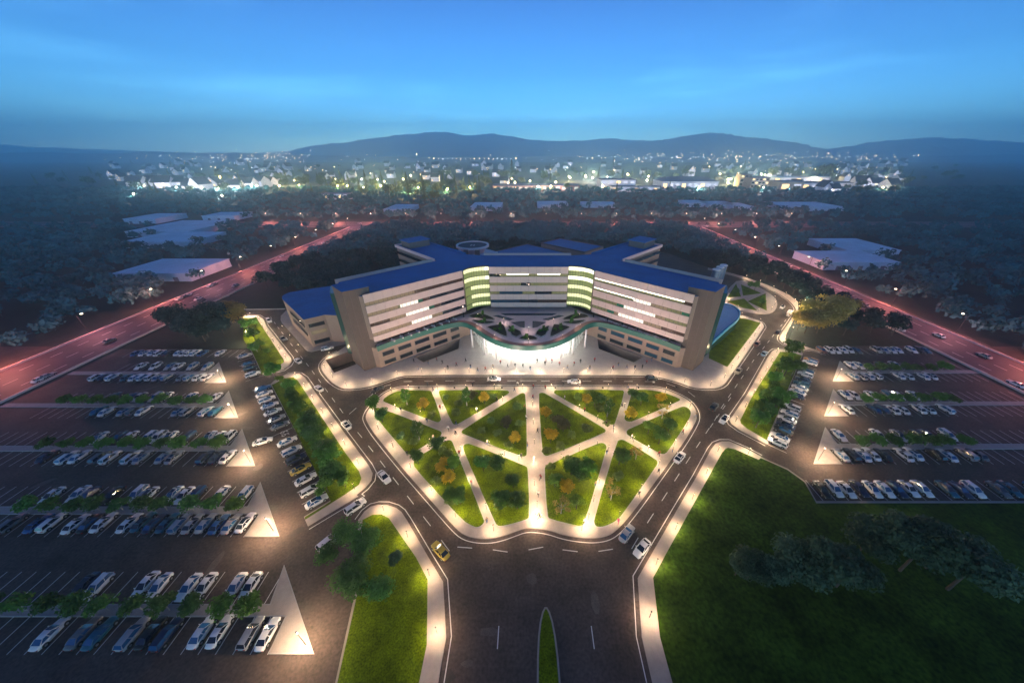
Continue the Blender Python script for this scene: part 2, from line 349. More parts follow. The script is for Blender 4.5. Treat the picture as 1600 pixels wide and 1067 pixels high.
# right front lawn, left front lawn, bottom lawn (beyond the lower edge of the photograph)
rk = [(18.5,8.7),(18.5,24)]+AL('R3', [(625,1180),(690,1067),(850,790),(950,620),(1030,470),(1055,438),(1090,425),(1134,425)])+AL('Z8', [(560,272),(662,327)])
lot_r = [(60.5,61.2),(65.1,57.4),(66.8,53.7),(65.5,48.5),(170,48.5)]
KERBS.append((rk, False, rk+lot_r+[(170,8.5)])); pave('pavement', rk+lot_r+[(170,8.5)])
struct(MB().prism([(21.5,9),(21.5,24)]+AL('R3', [(710,1180),(780,1050),(1090,490),(1110,467)])+AL('Z8', [(432,267),(482,278),(645,350),(660,338)])+[(64.6,57.0),(66.3,53.5),(65.0,47.9),(169.5,47.9),(169.5,9)], .1, .2, 0, 0, False).build('shade_toned_lawn', 'shade_toned_grass'))
lk = AL('R2', [(70,860),(105,812),(140,785),(180,775),(230,776),(280,792),(310,815),(340,860),(460,1067),(540,1200)])+[(-13.5,24),(-13.5,9)]
KERBS.append((lk, False, lk+[(-27,9)]+AL('R2', [(60,1230)])))
pave('pavement', lk+[(-27,9)]+AL('R2', [(60,1230)]))
struct(MB().prism(AL('R2', [(95,860),(150,832),(200,830),(240,850),(390,1067),(455,1190)])+[(-16.4,23),(-16.4,9.2),(-26.8,9.2)]+AL('R2', [(75,1230)]), .1, .2, 0, 0, False).build('lawn', 'grass'))
med = chaikin([(1.2,8.8),(1.2,24),(3.0,29.5),(4.8,24),(4.8,8.8)], 2)
pave('median_kerb', med); struct(MB().prism(offset(ccw(med), .3, True), .1, .2, 0, 0, False).build('lawn', 'grass'))
# woodland floors left
struct(MB().prism(AL('Z6', [(795,160),(800,310),(855,400)])+[(-113.5,116.5),(-166,116.5),(-166,170),(-150,167)], -.1, .1, 0, 0, False).build('woodland_floor', 'forest_floor'))
sidek = AL('Z6', [(700,10),(600,45),(550,75),(545,92),(575,104),(850,108),(1085,104)])
wl = sidek+[(-84,178),(-60,200),(-40,210),(-60,300),(-166,300)]
struct(MB().prism(AL('Z6', [(640,20),(580,60),(560,85),(580,96),(850,100),(1085,97)])+[(-84,180),(-60,150),(55,150),(55,262),(95,300),(163,372),(-166,372),(-166,230)], -.28, .04, 0, 0, False).build('woodland_floor', 'forest_floor'))
struct(MB().ribbon(sidek, .9, -.1, .16).build('road_kerb', 'kerb'))
# car-park islands
ISL = []
for sgn, bots in ((-1, [(-34.3,22.0),(-51.9,40.6),(-69.6,58.4),(-87.2,76.0),(-104.8,93.7)]), (1, [(73.0,59.1),(89.5,76.9),(106.0,94.5)])):
    for bx, by in bots:
        t = [(bx, by), (bx-sgn*(-12.7), by+12.8) if False else (bx+sgn*12.2, by+12.7), (bx+sgn*6.8, by)]
        ap = (bx+sgn*7.3, by+5.5)
        x2 = sgn*165
        p = [(bx, by), (bx+sgn*6.7, by), (bx+sgn*7.1, by+4.9), (x2, by+4.9), (x2, by+6.4), (bx+sgn*10.9, by+6.4), (bx+sgn*12.5, by+12.6)]
        ISL.append((sgn, bx, by)); pave('parking_island', p, .15); struct(MB().ribbon(ccw(p), -.18, -.05, .19, True).build('island_kerb', 'kerb'))
# highway and cross road
for x0, x1 in ((-192,-167), (163,186)):
    struct(MB().sheet([(x0,5),(x1,5),(x1,372),(x0,372)], .02).build('highway', 'highway_asphalt'))
    for xx, wd in ((x0, .5), (x1-.5, .4)):
        struct(MB().prism([(xx,5),(xx+wd,5),(xx+wd,372),(xx,372)], 0, .7, 0, 0, False).build('highway_barrier', 'pink_rim'))
    m = MB()
    for k in (1, 2, 3):
        xm = x0+(x1-x0)*k/4
        for y in range(20, 370, 9): m.sheet([(xm-.12,y),(xm+.12,y),(xm+.12,y+4),(xm-.12,y+4)], .035)
    struct(m.build('lane_marking', 'line_paint'))
struct(MB().sheet([(-700,372),(700,372),(700,404),(-700,404)], .02).build('highway', 'highway_asphalt'))
m = MB()
for y in (372.3, 388, 403):
    m.sheet([(-700,y),(700,y),(700,y+.35),(-700,y+.35)], .035)
struct(m.build('lane_marking', 'line_paint'))
# repaired patches and stains in the asphalt
mat('asphalt_patch', (.064, .048, .041), .85, 0, .25, .8, fine=.3); mat('asphalt_worn', (.118, .088, .074), .8, 0, .25, .5, fine=.3)
for nm_, mt_, n_ in (('asphalt_patch','asphalt_patch',46), ('worn_asphalt','asphalt_worn',46)):
    m = MB(); rg_ = random.Random(n_+len(nm_))
    for i in range(n_):
        x, y = rg_.choice([(rg_.uniform(-30,34), rg_.uniform(10,34)), (rg_.uniform(-140,-40), rg_.uniform(22,112)), (rg_.uniform(64,150), rg_.uniform(50,115)), (rg_.uniform(-95,-20), rg_.uniform(30,110)), (rg_.uniform(20,105), rg_.uniform(32,140))])
        a, b, h = rg_.uniform(.5, 3.2), rg_.uniform(.4, 1.3), rg_.choice([0, R(45), R(-45), R(90)]); k = rg_.randint(5, 9)
        m.sheet([(x+a*math.cos(h)*math.cos(t)*rg_.uniform(.7,1.2)-b*math.sin(h)*math.sin(t), y+a*math.sin(h)*math.cos(t)+b*math.cos(h)*math.sin(t)*rg_.uniform(.7,1.2)) for t in [6.283*q/k for q in range(k)]], .0015 if nm_ == 'asphalt_patch' else .0022)
    struct(m.build(nm_, mt_))
# ------------------------------------------------------------------ painted markings
m = MB()
for p, cl_, poly in KERBS:
    sg = min((1, -1), key=lambda g: sum(inside(a, b, poly) for a, b in offset(p, g*.5, cl_)))
    q = offset(p, sg*.75, cl_); m.ribbon(q, sg*.16, .003, .008, cl_)
struct(m.build('edge_line', 'line_paint'))
def dash(p, on=3.0, gap=4.2, wd=.16):
    m = MB()
    for x, y, h in walk(p, on+gap): m.box(x, y, .003, on, wd, .006, h)
    struct(m.build('lane_marking', 'line_paint'))
leftc = AL('Z6', [(995,165),(1050,240),(1240,480),(1330,600)])+AL('R2', [(40,340),(85,395),(168,500),(260,620),(365,755),(490,915),(590,1050)])
rightc = AL('Z5', [(1500,560),(1420,660),(1300,810)])+AL('R3', [(1090,235),(1055,300),(995,390),(925,495),(850,610),(760,750),(655,910),(590,1020)])
dash([(-5,24),(-5,10)]); dash([(10.5,24),(10.5,10)])
dash(leftc); dash(rightc)
dash(AL('R3', [(1134,190),(1075,275),(1010,370)]), 2.5, 3); dash(AL('R2', [(40,255),(110,195),(200,120),(330,92),(600,88),(1134,88)])); dash(AL('R3', [(0,88),(700,92),(800,108),(900,145),(960,190),(985,240)])); dash(AL('R2', [(660,1010),(800,1020),(900,1035),(1000,1025),(1134,1000)])+AL('R3', [(150,1015),(350,1040),(480,1020)]))
# ------------------------------------------------------------------ HOSPITAL
hosp = thing('hospital_building', 'large tan and blue-roofed hospital with banded wings and green canopy', 'hospital', (0, 122, 0))
hosp.location = (0, 0, 0)
RZ = 28.0; WR0, WR1 = (54.2,102.2), (26.0,128.6)
cvR = chaikin([(26,128.6),(24.6,131.2),(21,133.6),(16.4,134.3)], 2)
foot_half = [(16.4,133.3)]+[c for c in cvR[::-1]]+[(54.2,102.2),(59.8,104),(66,108),(70.1,117.2),(41,145),(68,172.2),(57.2,183),(29.5,156.2),(20,154.4)]
foot = foot_half+mir(foot_half)
MB().prism(offset(ccw(foot), .5, True), 11.7, RZ, 0, 1).build('main_block', ['wall_tan','roof_blue'], hosp)
# recessed terrace storey and podium below the deck
rec = [(0,139)]+[(18,139),(29,131),(57,105),(66,108),(69,117),(41,144),(20,153)]; rec = rec+mir(rec)[:-1]
MB().prism(rec, 9.5, 11.7, 0, 0, False).build('recessed_storey', 'dark_glass', hosp)
pod = [(12,133),(24.5,129.6),(28.4,126.4),(54.4,102.9),(60,104),(66,108),(70.1,117.2),(41,145),(20,154)]; pod = pod+mir(pod)
MB().prism(pod, -4.55, 8.3, 0, 0, False).build('podium_wall', 'wall_tan', hosp)
# rear wing lower walls
for s in (1,-1):
    q = [(s*41,145),(s*68,172.2),(s*57.2,183),(s*29.5,156.2)]; MB().prism(q, 0, 11.6, 0, 0, False).build('rear_wing_wall', 'wall_tan', hosp)
def seg(p0, p1, a, b): return [(p0[0]+(p1[0]-p0[0])*t, p0[1]+(p1[1]-p0[1])*t) for t in (a, b)]
LV = [(26.1,28.9),(22.3,24.8),(18.5,21.0),(14.8,17.2),(11.4,13.4)]
def facade(p0, p1, name, strips):   # outward is to the right of p0->p1
    l = math.hypot(p1[0]-p0[0], p1[1]-p0[1]); npan = max(4, round(l/3.1))
    for z0, z1 in LV:
        b = MB(); b.ribbon([p0, p1], .30, z0+.05, z1-.05, False, 1, .05)
        for i in range(npan):
            g = .035/l; b.ribbon(seg(p0, p1, i/npan+g, (i+1)/npan-g), -.5, z0, z1, False, 0, .04)
        b.build('facade_band', ['band','joint'], hosp)
    for fl, lst in enumerate(strips):
        z0, z1 = LV[fl+1][1], LV[fl][0]; b = MB(); names = ['dark_metal']
        for a, c, mn in lst:
            if mn == 'line':   # bright ceiling strip over olive glass
                for mn2, y0, y1 in (('lit_line', z1-.45, z1), ('lit_olive', z0, z1-.46)):
                    if mn2 not in names: names.append(mn2)
                    b.ribbon(seg(p0, p1, a, c), -.08, y0+.01, y1-.01, False, names.index(mn2), -.1)
                continue
            if mn not in names: names.append(mn)
            b.ribbon(seg(p0, p1, a, c), -.08, z0+.01, z1-.01, False, names.index(mn), -.1)
        nm = max(6, round(l/1.55))
        for i in range(nm+1):
            t = min(.998, max(.002, i/nm)); q = seg(p0, p1, t-.0012, t+.0012); b.ribbon(q, -.06, z0, z1, False, 0, -.19)
        b.build('ribbon_window', names, hosp)
D, B_, W_, T_, O_, G_ = 'dark_glass', 'brown_glass', 'lit_white', 'lit_tan', 'lit_olive', 'green_pane'
# outward normal must be to the right of travel: left wing travels near->far, centre left->right, right wing far->near
facade((-54.2,102.2), (-26.4,128.2), 'left', [
    [(0,.46,T_),(.46,.66,B_),(.66,1,B_)], [(0,.28,T_),(.28,.30,O_),(.30,.48,W_),(.48,.53,G_),(.53,.6,B_),(.6,1,D)],
    [(0,.18,B_),(.18,.34,T_),(.34,.58,W_),(.58,.64,G_),(.64,.72,B_),(.72,1,D)], [(0,.38,T_),(.38,.6,W_),(.6,.72,T_),(.72,1,D)]])
facade((-16.2,133.2), (16.2,133.2), 'centre', [
    [(0,.14,D),(.14,.22,O_),(.22,.50,'line'),(.50,.61,O_),(.61,.90,'line'),(.90,1,O_)], [(0,.4,O_),(.4,.52,D),(.52,1,O_)],
    [(0,.12,O_),(.12,.42,'blue_glass'),(.42,.58,O_),(.58,.8,D),(.8,1,O_)], [(0,.38,'blue_glass'),(.38,.62,D),(.62,1,B_)]])
facade((26.4,128.2), (54.2,102.2), 'right', [
    [(0,.93,'line'),(.93,1,B_)], [(0,.46,'line'),(.46,.64,W_),(.64,.8,T_),(.8,.93,O_),(.93,1,G_)],
    [(0,.29,O_),(.29,.37,G_),(.37,.70,W_),(.70,.80,T_),(.8,1,O_)], [(0,.19,O_),(.19,.27,G_),(.27,.32,T_),(.32,.60,W_),(.60,.78,T_),(.78,1,B_)]])
# curved corner glazing
for s in (1,-1):
    cv = cvR if s == 1 else mir(cvR)
    cv = cv[::-1] if s == 1 else cv[::-1]
    cv = sorted(cv, key=lambda q: q[0])   # left to right: outward on the right
    tops = [28.7, 24.9, 21.1, 17.3, 13.5]
    for i, zt in enumerate(tops):
        zb = zt-3.7 if i < 4 else 11.5
        zm = zt-1.5 if i < 4 else 12.3
        b = MB(); names = ['corner_spandrel', 'lit_corner', 'lit_corner_white', 'dark_metal']
        n = len(cv)
        for j in range(n-1):
            lit = 1 if (s == -1 and j < n*.75) or i > 1 else 2
            if s == 1 and i in (0,): lit = 2
            if s == -1 and i in (2,3,4) and j < n*.35: lit = 0
            b.ribbon([cv[j], cv[j+1]], -.06, zm+.01, zt-.01, False, lit, -.25)
            if zb < zm-.1: b.ribbon([cv[j], cv[j+1]], -.06, zb+.15, zm-.01, False, 0, -.25)
        b.ribbon(cv, -.22, zb, zb+.14, False, 3, -.25)
        if i == 0: b.ribbon(cv, -.2, zt, zt+.5, False, 3, -.2)
        for j in range(0, n, 1): b.ribbon([(cv[j][0]-.05, cv[j][1]), (cv[j][0]+.05, cv[j][1])], -.1, zb, zt, False, 3, -.32)
        b.build('corner_glazing', names, hosp)
# parapets
par = [(41,145),(70.1,117.2)]
for s in (1,-1):
    f = (lambda p: p) if s == 1 else mir
    q = f([(42,144.2),(70.6,117.0)]); MB().ribbon(q if s == -1 else q, .6, RZ-2.2, RZ+1.0, False, 0, -.3).build('rear_parapet', 'band', hosp)
    for pp in ([(41.4,145.6),(68,172.2)], [(68,172.2),(57.2,183)], [(57.2,183),(29.5,156.2)]):
        MB().ribbon(f(pp), .5, RZ-.6, RZ+.7, False, 0, -.25).build('roof_edge', 'pink_rim' if pp[0][0] == 41.4 or pp[0][0] == 68 else 'roof_blue', hosp)
    for fl in range(3):   # windows in the rear wing flank
        a = f([(46,149.9),(66.5,170.4)]); z0 = 24.6-fl*3.8
        MB().ribbon(a, .12, z0, z0+1.3, False, 0, -.35 if s == 1 else -.35).build('ribbon_window', 'blue_glass' if s == 1 and fl == 0 else 'dark_glass', hosp)
    ph = MB().box(s*57.5, 172.6, RZ, 11, 8.4, 3.0, s*R(45)*-1+R(90) if False else R(45)); ph.box(s*57.5, 172.6, RZ+3, 12, 9.4, .3, R(45), 1)
    ph.build('roof_plant_room', ['joint','roof_blue'], hosp)
MB().ribbon([(-20.5,154.2),(19.6,154.2)], .5, RZ-.6, RZ+.9).build('roof_edge', 'band', hosp)
# stair towers
for s in (1,-1):
    q = [(s*53.2,105.6),(s*59.7,100.7),(s*66.1,106.9),(s*60.2,113.2)]
    tw = MB().prism(q, -.05, 30.2, 0, 0, False); tw.build('stair_tower', 'tower_stone', hosp)
    tj = MB(); e0, e1 = (ccw(q)[0], ccw(q)[1])
    MB().prism(offset(ccw(q), -.12, True), 30.2, 30.5, 0, 1).build('tower_cap', ['tower_stone','roof_blue'], hosp)
    g = [(s*66.3,107.2),(s*68.0,107.6),(s*71.6,115.0),(s*70.0,116.6)]; MB().prism(g, 3.4, 27.4).build('stair_glazing', 'stair_glass', hosp)
    jm = MB()
    for t in (.25,.5,.75):
        a = seg(q[0], q[1], t-.004, t+.004); a = a if s == 1 else a[::-1]
        jm.ribbon(a, -.02, 0, 30.1, False, 0, 0)
    jm.build('panel_joint', 'joint', hosp)
# deck, fascia
fr = [(-53.6,101.6),(-49.8,105.7),(-43,111.6),(-35,118.1),(-30,120.8),(-26.5,121.3),(-23,119.1),(-19,113.9),(-14.8,109.0),(-9.6,104.6),(-4.8,102.6)]
fr = chaikin(fr+[(0,102.1)]+mir(fr), 2)
deck = fr+[(54.6,104),(29.4,127.8),(24.5,131),(18,138.9),(-18,138.9),(-24.5,131),(-29.4,127.8),(-54.6,104)]
MB().prism(deck, 8.3, 9.35, 0, 1).build('terrace_deck', ['hall_white','deck_stone_lit'], hosp)
MB().ribbon(fr, -.35, 7.9, 9.85).build('green_fascia', 'fascia_green', hosp)
MB().ribbon(fr[12:-12], 2.4, 9.36, 9.40, False, 0, .05).build('red_walkway', 'red_deck', hosp)
beds = [[(-25.1,127.6),(-23.4,129.8),(-20.3,130.1),(-16.7,127.6),(-13.4,123.9),(-18.4,124.3),(-24.6,126.2)], [(-23.2,123.2),(-22.5,123.8),(-15.2,122.4),(-13.6,121.4),(-15.9,120.2),(-19.5,119.9)],
        [(-16.6,117.6),(-10.7,119.9),(-9.9,119.2),(-7.9,109.7),(-9.1,109.7),(-15.3,116.0)], [(-8.2,118.1),(-7.5,118.3),(-1.8,112.1),(-5.6,108.3)]]
beds = beds+[mir(b) for b in beds]+[[(-3.8,107.8),(-2.1,109.9),(1.3,110.4),(3.7,107.4),(-0.1,106.6)]]
for b in beds:
    q = chaikin(b, 1, True); m = MB().ribbon(ccw(q), -.25, 9.35, 9.75, True, 1); m.prism(q, 9.36, 9.6, 0, 0, False); m.build('planting_bed', ['soil','plaza_stone'], hosp)
pools = [[(-15,128),(-12.8,128.8),(-5.8,124.7),(-8,123.6)],[(-7.2,121.9),(-1.6,123),(-1.5,116.9),(-3.4,117.6)]]
for b in pools+[mir(b) for b in pools]: MB().prism(b, 9.36, 9.43, 0, 0, False).build('skylight', 'water_dark', hosp)
MB().prism([(-12,130.4),(12,130.4),(10,128.6),(-10,128.6)], 9.36, 9.44, 0, 0, False).build('skylight', 'blue_glass', hosp)
# columns, entrance hall
for x, y in [(17.2,112.3),(22.8,117.4),(12.4,108.9),(6.5,106.2)]:
    for s in (1,-1): MB().tube((s*x,y,.1),(s*x,y,8.3),.36,.36,12).build('column', 'white_paint', hosp, True)
for s in (1,-1):   # posts under the wings
    for t in (.02,.2,.38,.56,.74,.9):
        a = seg((26.6,126.6),(53.6,101.6+.6), t, t+.01)[0]; MB().box(s*a[0], a[1]+.8, 9.35, .35, .35, 2.1, R(45)).build('terrace_post', 'dark_metal', hosp)
hg = chaikin([(-23.5,126),(-19.8,118.2),(-17.0,112.6),(-12.5,110.0),(-6.3,108.0),(0,107.4),(6.3,108.0),(12.5,110.0),(17.0,112.6),(19.8,118.2),(23.5,126)], 2)
MB().ribbon(hg, .06, .15, 8.28).build('entrance_glass', 'hall_glass', hosp)
fm = MB()
for x, y, h in walk(hg, 2.2, .5): fm.box(x, y, .15, .09, .16, 8.12, h)
for zz in (3.2, 5.8): fm.ribbon(hg, .1, zz, zz+.12, False, 0, -.02)
fm.build('glass_mullions', 'white_paint', hosp)
MB().ribbon([(-20,127),(-12,121),(0,118),(12,121),(20,127)], .4, .15, 8.2).build('hall_wall', 'hall_white', hosp)
MB().sheet([(-19,127),(-16,113.5),(0,108.4),(16,113.5),(19,127),(0,128)], .16).build('hall_floor', 'hall_white', hosp)
MB().prism([(-14,113),(0,109.6),(14,113),(12,119),(0,116.5),(-12,119)], 8.1, 8.22).build('hall_ceiling_light', 'hall_glow', hosp)
def lamp(name, typ, loc, e, c, parent=None, size=None, rot=None, spot=None, blend=.6):
    l = bpy.data.lights.new(name, typ); l.energy = e; l.color = c
    if typ == 'AREA': l.size = size or 2
    elif typ != 'SUN': l.shadow_soft_size = size or .1
    if spot: l.spot_size = spot; l.spot_blend = blend
    o = bpy.data.objects.new(name, l); COL.objects.link(o); o.location = loc; o.parent = parent
    if rot: o.rotation_euler = rot
    return o
HALL = 1050; WARM = (1, .74, .44); WHT = (1, .95, .86)
for x, y in [(-13,110.8),(-6.5,107.6),(0,106.2),(6.5,107.6),(13,110.8)]: lamp('entrance_lamp', 'POINT', (x, y-1.6, 7.2), HALL*.35, WHT, hosp, .3)
for x in (-10,0,10): lamp('hall_lamp', 'POINT', (x, 114, 6.5), HALL*.8, WHT, hosp, .4)
# podium windows
def winrow(p0, p1, t0, t1, z0, z1, mn, flip):
    a = seg(p0, p1, t0, t1); fo = MB()
    fo.ribbon(a, -.16, z0-.15, z1+.15, False, 0, .02); wf = fo.build('window', 'joint', hosp)
    aa = seg(p0, p1, t0+.006, t1-.006); MB().ribbon(aa, -.05, z0, z1, False, 0, -.16).build('pane', mn, wf)
for s in (1,-1):
    p0, p1 = ((28.6,126.2),(54.4,102.9)) if s == 1 else ((-54.4,102.9),(-28.6,126.2))
    for bi, (a, b) in enumerate([(.03,.15),(.20,.38),(.42,.60),(.64,.79),(.83,.96)]):
        a_, b_ = (a, b) if s == 1 else (1-b, 1-a)
        for r, (z0, z1) in enumerate([(4.4,5.9),(.9,2.3),(-2.9,-1.5)]):
            if r == 2 and bi > 2: continue
            winrow(p0, p1, a_, b_, z0, z1, 'blue_glass' if (s == 1 and r == 0 and bi < 4) or (s == 1 and r == 1 and bi > 2) else 'dark_glass', s)
# ------------------------------------------------------------------ neighbours of the hospital
an = thing('annex_building', 'tan annex with rounded corner and blue roof left of hospital', 'annex')
za = 12.5
ap = AL('Z4', [(345,600),(215,630),(150,565),(95,515),(80,495),(90,478),(130,462),(260,440),(415,418)], za)
ap = chaikin(ap[1:7], 2)+ap[7:]+[(-74,128),(-77,122)]+[ap[0]]
aps = ccw(ap); MB().prism(aps, 0, za-.5, 0, 0, False).build('wall', 'wall_tan', an)
MB().prism(offset(aps, -.1, True), za-.5, za, 0, 1).build('roof', ['wall_tan','roof_blue'], an)
fa, fb = AL('Z4', [(215,630),(345,600)], za)
for z0, mn in ((8.6,'dark_glass'),(5.4,'lit_tan'),(1.2,'dark_glass')):
    for t0, t1 in ((.12,.88),):
        q = seg(fa, fb, t0, t1); MB().ribbon(q, -.12, z0, z0+1.5, False, 0, .02).build('window', mn, an)
q = seg(AL('Z4', [(95,515)], za)[0], fa, .25, .95)
for z0 in (8.6, 4.8): MB().ribbon(q, -.14, z0, z0+1.4, False, 0, -.25).build('window', 'dark_glass', an)
hp = thing('helipad', 'round raised helipad with pale rim on a deck behind the hospital roof', 'helipad', (-31.5,190,0))
MB().prism([(-14,0),(0,-12),(14,0),(0,13)], 0, 20.4).build('deck_block', 'pale_block', hp)
MB().tube((0,0,20.4),(0,0,23.6),6.2,7.4,28).build('drum', 'pink_rim', hp, False)
MB().tube((0,0,23.6),(0,0,24.1),8.0,8.0,40).build('landing_disc', 'helideck', hp)
rm = MB(); circ = [(8.3*math.cos(a*math.pi/24), 8.3*math.sin(a*math.pi/24)) for a in range(48)]; rm.ribbon(circ, -.9, 23.5, 24.5, True); rm.build('rim', 'white_paint', hp)
hm = MB(); hm.box(-.9,0,24.1,.35,3,.03); hm.box(.9,0,24.1,.35,3,.03); hm.box(0,0,24.1,1.45,.35,.03); hm.build('landing_mark', 'line_paint', hp)
for s in (-1,1): MB().box(s*3+1, -10.5, 20.4, 2.4, 1.6, 3.6).build('lift_housing', 'joint', hp)
for lb, p in (('low blue diamond-shaped roofed block directly behind the hospital', [(-27,206),(-1,181),(25,206.5),(-1,232)]), ('low blue-roofed block behind the hospital nearest the road', [(8.6,235),(23,249),(50,225.5),(35.2,210)])):
    t = thing('rear_block', lb, 'building'); MB().prism(p, 0, 14.4, 0, 0, False).build('wall', 'wall_tan', t); MB().prism(p, 14.4, 14.9, 0, 1).build('roof', ['joint','roof_blue'], t)
    MB().ribbon(ccw(p), .4, 14.9, 15.3, True).build('roof_edge', 'joint', t)
t = thing('curved_canopy_building', 'low curved pavilion with cyan edge behind the right tower', 'pavilion')
cp = chaikin(AL('Z5', [(1125,490),(1175,498),(1212,522),(1224,552),(1205,585),(1150,628),(1090,682),(1040,728)], 5), 2)+[(66.5,113.5),(71,118),(80,140)]
MB().prism(cp, 0, 4.4, 0, 0, False).build('wall', 'stair_glass', t); MB().prism(cp, 4.4, 4.9, 0, 0, False).build('roof', 'white_paint', t)
MB().ribbon(chaikin(AL('Z5', [(1125,490),(1175,498),(1212,522),(1224,552),(1205,585),(1150,628),(1090,682),(1040,728)], 5), 2), .6, 3.9, 5.5, False, 0, -.3).build('edge_band', 'cyan_edge', t)
for i, (x, y) in enumerate([(1090,293),(1112,279),(1132,268)]):
    q = px('Z5', x, y); X_, z_ = zat(*q, 186+i*6)
    t = thing('storage_tank', ['front shortest pale cylindrical tank behind the right wing','middle pale cylindrical tank behind the right wing','rear pale cylindrical tank behind the right wing'][i], 'tank', (X_, 186+i*6, 0), 0, 'tanks behind the hospital')
    MB().tube((0,0,0),(0,0,z_-.4),2.0,2.0,20).build('shell', 'silo_metal', t, False); MB().tube((0,0,z_-.4),(0,0,z_),2.2,2.0,20).build('lid', 'white_paint', t)
# ================================================================== VEGETATION
def quads(c, n, s, rng):
    n = n/np.linalg.norm(n, axis=1, keepdims=True); r = rng.normal(size=n.shape); u = np.cross(n, r); u /= np.linalg.norm(u, axis=1, keepdims=True); v = np.cross(n, u); s = s[:, None]
    k = rng.uniform(.6, 1, size=s.shape)
    return np.stack([c-u*s-v*s*k*.3, c-v*s*k, c+u*s+v*s*k*.3, c+v*s*k], 1)
def crown_pts(kind, nleaf, ht, rad, leaf, rng):
    P, Nn, S = [], [], []
    if kind == 'conifer':
        for i in range(nleaf):
            t = rng.uniform(.12, 1)**.8; r = rad*(1.02-t)*rng.uniform(.35, 1)*(1+.25*math.sin(t*40)); a = rng.uniform(0, 6.283)
            P.append((r*math.cos(a), r*math.sin(a), ht*t)); Nn.append((math.cos(a)*.6, math.sin(a)*.6, .8)); S.append(leaf*rng.uniform(.6, 1.3)*(1.15-.6*t))
    else:
        nl = {'round':9, 'bush':7, 'tall':9, 'sparse':10, 'wide':14}[kind]; lobes = []
        for i in range(nl):
            a = i*2.4+rng.uniform(-.4, .4); q = rng.uniform(.25, .62)*rad if i else 0
            if kind == 'tall': z = ht*(.32+.6*i/nl); q *= .75; lr = rad*rng.uniform(.42, .62)*(1.15-.5*i/nl)
            elif kind == 'bush': z = ht*rng.uniform(.4, .65); lr = rad*rng.uniform(.42, .58)
            elif kind == 'sparse': z = ht*rng.uniform(.45, .92); q *= 1.2; lr = rad*rng.uniform(.22, .36)
            else: z = ht*rng.uniform(.5, .82); lr = rad*rng.uniform(.36, .56)
            lobes.append((q*math.cos(a), q*math.sin(a), z, lr))
        for i in range(nleaf):
            x, y, z, lr = lobes[i % nl]; d = rng.normal(size=3); d /= np.linalg.norm(d); rr = lr*rng.uniform(.45, 1.08)
            if d[2] < -.3 and rng.random() < .5: d[2] = -d[2]
            P.append((x+d[0]*rr, y+d[1]*rr, max(.12*ht, z+d[2]*rr*.8))); Nn.append(d+rng.normal(size=3)*.6+np.array((0,0,.4))); S.append(leaf*rng.uniform(.6, 1.3))
    return np.array(P), np.array(Nn), np.array(S)
def crown_mesh(name, kind, nleaf, ht, rad, leaf, m, seed):
    rng = np.random.default_rng(seed); q = quads(*crown_pts(kind, nleaf, ht, rad, leaf, rng), rng)
    me = bpy.data.meshes.new(name); n = len(q); me.from_pydata(q.reshape(-1, 3).tolist(), [], np.arange(n*4).reshape(-1, 4).tolist()); me.materials.append(MT[m]); return me
def trunk_mesh(kind, ht, rad, m, seed):
    rg = random.Random(seed); b = MB(); tr = max(.05, ht*.022)
    if kind == 'bush':
        for i in range(4): a = i*1.57; b.tube((0,0,0), (math.cos(a)*rad*.35, math.sin(a)*rad*.35, ht*.5), .05, .02, 5)
    elif kind == 'conifer': b.tube((0,0,0), (0,0,ht*.95), tr, tr*.15, 7)
    else:
        b.tube((0,0,0), (0,0,ht*.45), tr, tr*.7, 7)
        if kind == 'tall': b.tube((0,0,ht*.45), (.05,0,ht*.92), tr*.7, tr*.2, 6)
        for i in range(9 if kind == 'sparse' else 6):
            a = i*2.4+rg.random()*.5; q = rad*rg.uniform(.4, .75); z0 = ht*rg.uniform(.28, .45)
            b.tube((0,0,z0), (math.cos(a)*q, math.sin(a)*q, ht*rg.uniform(.6, .85)), tr*.45, tr*.1, 5)
    return b.mesh('trunk', [m])
KIND = {}
def treekind(key, kind, nleaf, ht, rad, leaf, m, bark='bark', var=2):
    KIND[key] = [(crown_mesh('crown', kind, nleaf, ht, rad, leaf, m, hash(key) % 1000 if False else sum(map(ord, key))+i), trunk_mesh(kind, ht, rad, bark, i)) for i in range(var)]
treekind('yellow', 'round', 900, 4.2, 1.75, .20, 'leaf_yellow'); treekind('bush', 'bush', 700, 2.2, 1.5, .18, 'leaf_bush'); treekind('dark', 'round', 1100, 5.5, 2.6, .24, 'leaf_dark')
treekind('mid', 'round', 1000, 5.2, 2.2, .23, 'leaf_mid'); treekind('light', 'round', 900, 4.8, 2.0, .22, 'leaf_light'); treekind('birch', 'tall', 900, 7.2, 2.0, .22, 'leaf_mid', 'pale_bark'); treekind('brown', 'round', 800, 4.4, 2.0, .22, 'leaf_brown')
treekind('sparse', 'sparse', 330, 5.2, 2.3, .18, 'leaf_olive', 'pale_bark'); treekind('lot', 'round', 800, 4.0, 2.3, .25, 'leaf_mid', 'pale_bark', 3); treekind('lotdark', 'round', 800, 4.0, 2.4, .25, 'leaf_dark', 'pale_bark', 2)
treekind('big', 'wide', 3000, 10, 5.6, .34, 'leaf_dark', 'bark', 2); treekind('olive', 'wide', 2400, 10, 5.5, .36, 'leaf_olive', 'bark', 2); treekind('greywood', 'wide', 2400, 10, 5.2, .36, 'leaf_forest', 'bark', 2); treekind('grey', 'round', 6000, 11, 4.8, .27, 'leaf_grey', 'bark', 2)
treekind('forest', 'wide', 620, 9.5, 5.0, .62, 'leaf_forest', 'bark', 4); treekind('conifer', 'conifer', 420, 24, 5.2, .9, 'leaf_city', 'bark', 3); treekind('cityround', 'wide', 320, 18, 9, 1.3, 'leaf_city', 'bark', 3)
